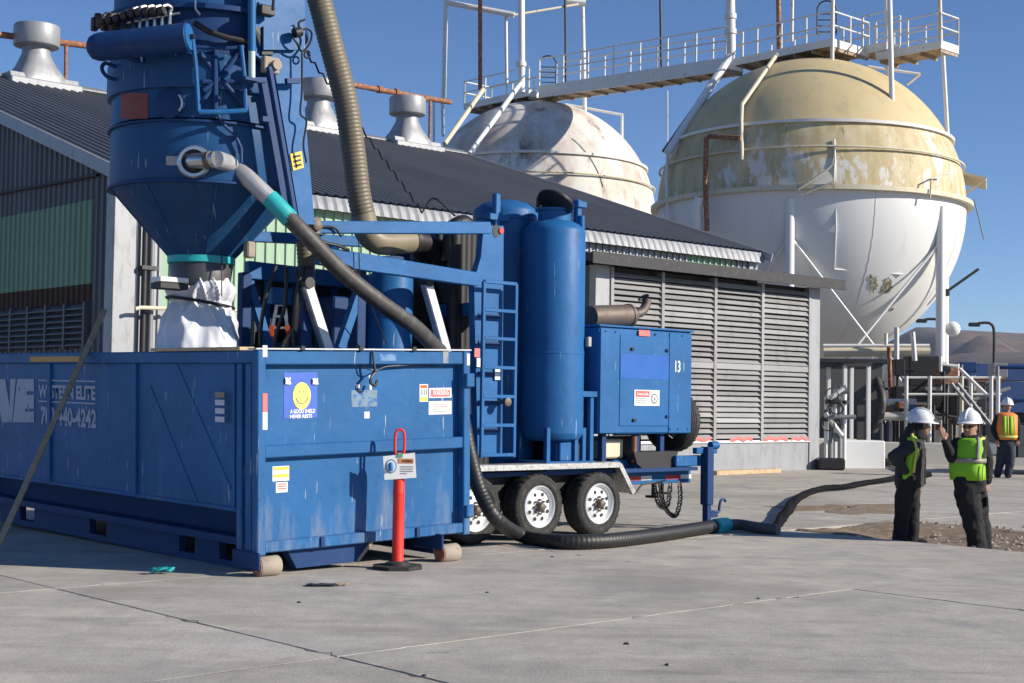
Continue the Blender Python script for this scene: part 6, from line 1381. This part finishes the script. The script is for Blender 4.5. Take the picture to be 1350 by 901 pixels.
def vband(z0,z1,extra,mat,name,c_):
    v=MB(); rr=[]
    for z in (z0,z1): rr.append([Vector((c_[0],c_[1],z))+Vector((math.cos(yawB),math.sin(yawB),0))*((c_[2]+extra)*math.copysign(abs(math.cos(t))**.85,math.cos(t)))+Vector((-math.sin(yawB),math.cos(yawB),0))*((c_[3]+extra)*math.copysign(abs(math.sin(t))**.85,math.sin(t))) for t in [2*math.pi*k/48 for k in range(48)]])
    v.skinrings(rr,False,False); o=v.build(name,mat,M2,True,80); o.modifiers.new('thickness','SOLIDIFY').thickness=.006; return o
c_=(*j2(1275,606)[:2],.206,.187); vband(j2(1275,610).z,j2(1275,604).z,.013,SILV,'reflective_band',c_)
gxv=Vector((math.cos(yawB),math.sin(yawB),0))
def strap(px0,py0,px1,py1,v0,v1,mat,w): MB().beam(j2(px0,py0,v0),j2(px1,py1,v1),w,.012,(0,-1,.3)).build('reflective_strap',mat,M2)
MB().tube(curve([j2(1285,577,-.12),j2(1283,588,-.185),j2(1281,604,-.215)],5),.022,8).build('reflective_strap',SILV,M2)
MB().tube(curve([j2(1296,578,-.03),j2(1288,580,-.12),j2(1282,588,-.175)],5),.020,8).build('reflective_strap',LEMON,M2)
MB().tube(curve([j2(1288,632,-.205),j2(1288,622,-.21),j2(1289,612,-.205)],4),.008,6).build('vest_zip',LEMON,M2)
tr=MB(); limb(tr,[j2(1272,634,-.04),j2(1274,655,-.05),j2(1279,680,-.05),j2(1285,706,-.05),j2(1287,722,-.04)],[.15,.148,.125,.11,.115]); limb(tr,[j2(1287,634,.07),j2(1289,655,.08),j2(1293,680,.08),j2(1298,706,.08),j2(1299,722,.08)],[.15,.145,.125,.11,.115]); stack(tr,[(*j2(1279,632)[:2],j2(1279,632).z,.185,.155),(*j2(1279,648)[:2],j2(1279,648).z,.18,.155)],28,yawB)
remesh(tr,'trousers',PANT,M2,.014,3,.045,.09)
MB().box(*[v for p in zip(j2(1297,668,-.07),j2(1301,655,-.03)) for v in sorted(p)],.01).build('cargo_pocket',PANT,M2)
boots(M2,[(j2(1286,700).x,-.04,0),(j2(1299,700).x,.08,0)],fB)
hardhat(M2,hc2+Vector((0,0,.055)),fB,1.12,.03)
gl_=MB(); r_=Vector((fB.y,-fB.x,0))
for q in (-1,1): gl_.lathe([(.001,-.004),(.022,-.003),(.022,.003),(.001,.004)],14,hc2+fB*.098+r_*q*.032+Vector((0,0,.008)),fB)
gl_.tube([hc2+fB*.06+r_*.075+Vector((0,0,.012)),hc2+fB*.1+r_*.05+Vector((0,0,.012)),hc2+fB*.105+Vector((0,0,.012)),hc2+fB*.1-r_*.05+Vector((0,0,.012)),hc2+fB*.06-r_*.075+Vector((0,0,.012))],.004,6); gl_.build('safety_glasses',LENS,M2)
# --- man walking away behind them
Z3=gnd(1326,630).y; b3=at(1326,630,Z3); M3=Frame('person',Vector((b3.x,b3.y,0)),0,'man seen from behind in jeans and an orange-trimmed lime vest near the pickup','person',group='workers in the yard')
def j3(px,py,v=0):
    p=at(px,py,Z3); return Vector((p.x-b3.x,v,p.z))
fC=Vector((.25,.97,0)).normalized(); hc3=j3(1328,537)
body=MB(); head(body,hc3,fC,1.05); limb(body,[hc3+Vector((0,0,-.06)),j3(1327,548)],[.065,.08]); stack(body,[(*j3(1327,548)[:2],j3(1327,548).z,.19,.11),(*j3(1327,582)[:2],j3(1327,582).z,.16,.12)])
limb(body,[j3(1317,550),j3(1311,566,.05),j3(1313,580,-.1)],[.05,.045,.036]); limb(body,[j3(1337,550),j3(1342,566,.05),j3(1340,580,-.1)],[.05,.045,.036]); hand(body,j3(1313,581,-.1),(0,0,-1),(1,0,0)); hand(body,j3(1340,581,-.1),(0,0,-1),(-1,0,0))
limb(body,[j3(1323,584,0),j3(1320,606,.05),j3(1316,627,.1)],[.08,.06,.045]); limb(body,[j3(1331,584),j3(1331,606,-.05),j3(1326,627,-.1)],[.08,.06,.045]); remesh(body,'body',SKIN,M3,.012,3)
jk=MB(); stack(jk,[(*j3(1327,546)[:2],j3(1327,546).z,.14,.10),(*j3(1327,550)[:2],j3(1327,550).z,.235,.14),(*j3(1327,566)[:2],j3(1327,566).z,.22,.15),(*j3(1327,584)[:2],j3(1327,584).z,.205,.15)]); limb(jk,[j3(1316,551),j3(1311,566,.05),j3(1313,579,-.09)],[.09,.075,.055]); limb(jk,[j3(1338,551),j3(1343,566,.05),j3(1341,579,-.09)],[.09,.075,.055]); remesh(jk,'jacket',JKT2,M3,.018,3,.03,.1)
ve=MB()
def ell(z,rx,ry,cx,n=40): return [Vector((cx+rx*math.copysign(abs(math.cos(t))**.8,math.cos(t)),ry*math.copysign(abs(math.sin(t))**.8,math.sin(t)),z)) for t in [2*math.pi*k/n for k in range(n)]]
cx3=j3(1327,566).x
ve.skinrings([ell(j3(1327,544).z,.15,.13,cx3),ell(j3(1327,548).z,.245,.165,cx3),ell(j3(1327,565).z,.245,.18,cx3),ell(j3(1327,580).z,.24,.18,cx3)],False,False); o=ve.build('hi_vis_vest',ORNG,M3,True,80); o.modifiers.new('thickness','SOLIDIFY').thickness=.012
for px0,px1,mat,nm in ((1319,1323,LIME,'lime_panel'),(1324.5,1326,LEMON,'reflective_strap'),(1327,1331.5,LIME,'lime_panel'),(1333,1334.5,LEMON,'reflective_strap')):
    x0,x1=j3(px0,566).x,j3(px1,566).x; ve=MB(); ve.grid([[Vector((x0,-.185-.012,j3(1327,573).z)),Vector((x1,-.187-.012,j3(1327,573).z))],[Vector((x0,-.182-.012,j3(1327,562).z)),Vector((x1,-.184-.012,j3(1327,562).z))],[Vector((x0,-.168-.012,j3(1327,549).z)),Vector((x1,-.170-.012,j3(1327,549).z))]]); o=ve.build(nm,mat,M3); o.modifiers.new('thickness','SOLIDIFY').thickness=.006
ve=MB(); ve.skinrings([ell(j3(1327,577).z,.25,.19,cx3),ell(j3(1327,574).z,.251,.19,cx3)],False,False); ve.build('reflective_band',LEMON,M3)
tr=MB(); limb(tr,[j3(1322,582),j3(1320,606,.05),j3(1317,626,.1)],[.125,.105,.085]); limb(tr,[j3(1331,582),j3(1331,606,-.05),j3(1327,626,-.1)],[.125,.105,.085]); stack(tr,[(*j3(1327,580)[:2],j3(1327,580).z,.19,.145),(*j3(1327,588)[:2],j3(1327,588).z,.185,.145)]); remesh(tr,'trousers',JEAN,M3,.018,3,.03,.09)
boots(M3,[(j3(1316,628).x,.1,0),(j3(1326,628).x,-.1,0)],fC); hardhat(M3,hc3+Vector((0,0,.055)),fC,1.15)

# ------------------------------------------------------------------ air between here and the hills
hz_m=bpy.data.materials.new('haze_air'); hz_m.use_nodes=True; hn=hz_m.node_tree; hn.nodes.remove(hn.nodes['Principled BSDF'])
pv=hn.nodes.new('ShaderNodeVolumePrincipled'); pv.inputs['Color'].default_value=(.86,.90,1,1); pv.inputs['Density'].default_value=.00005; pv.inputs['Anisotropy'].default_value=0
hn.links.new(pv.outputs[0],hn.nodes['Material Output'].inputs['Volume'])
hzo=MB().box(-9200,9200,-800,9200,-1.2,330).build('haze',hz_m,None,False); tag(hzo,'thin pale air veiling the far hills','haze',kind='stuff')
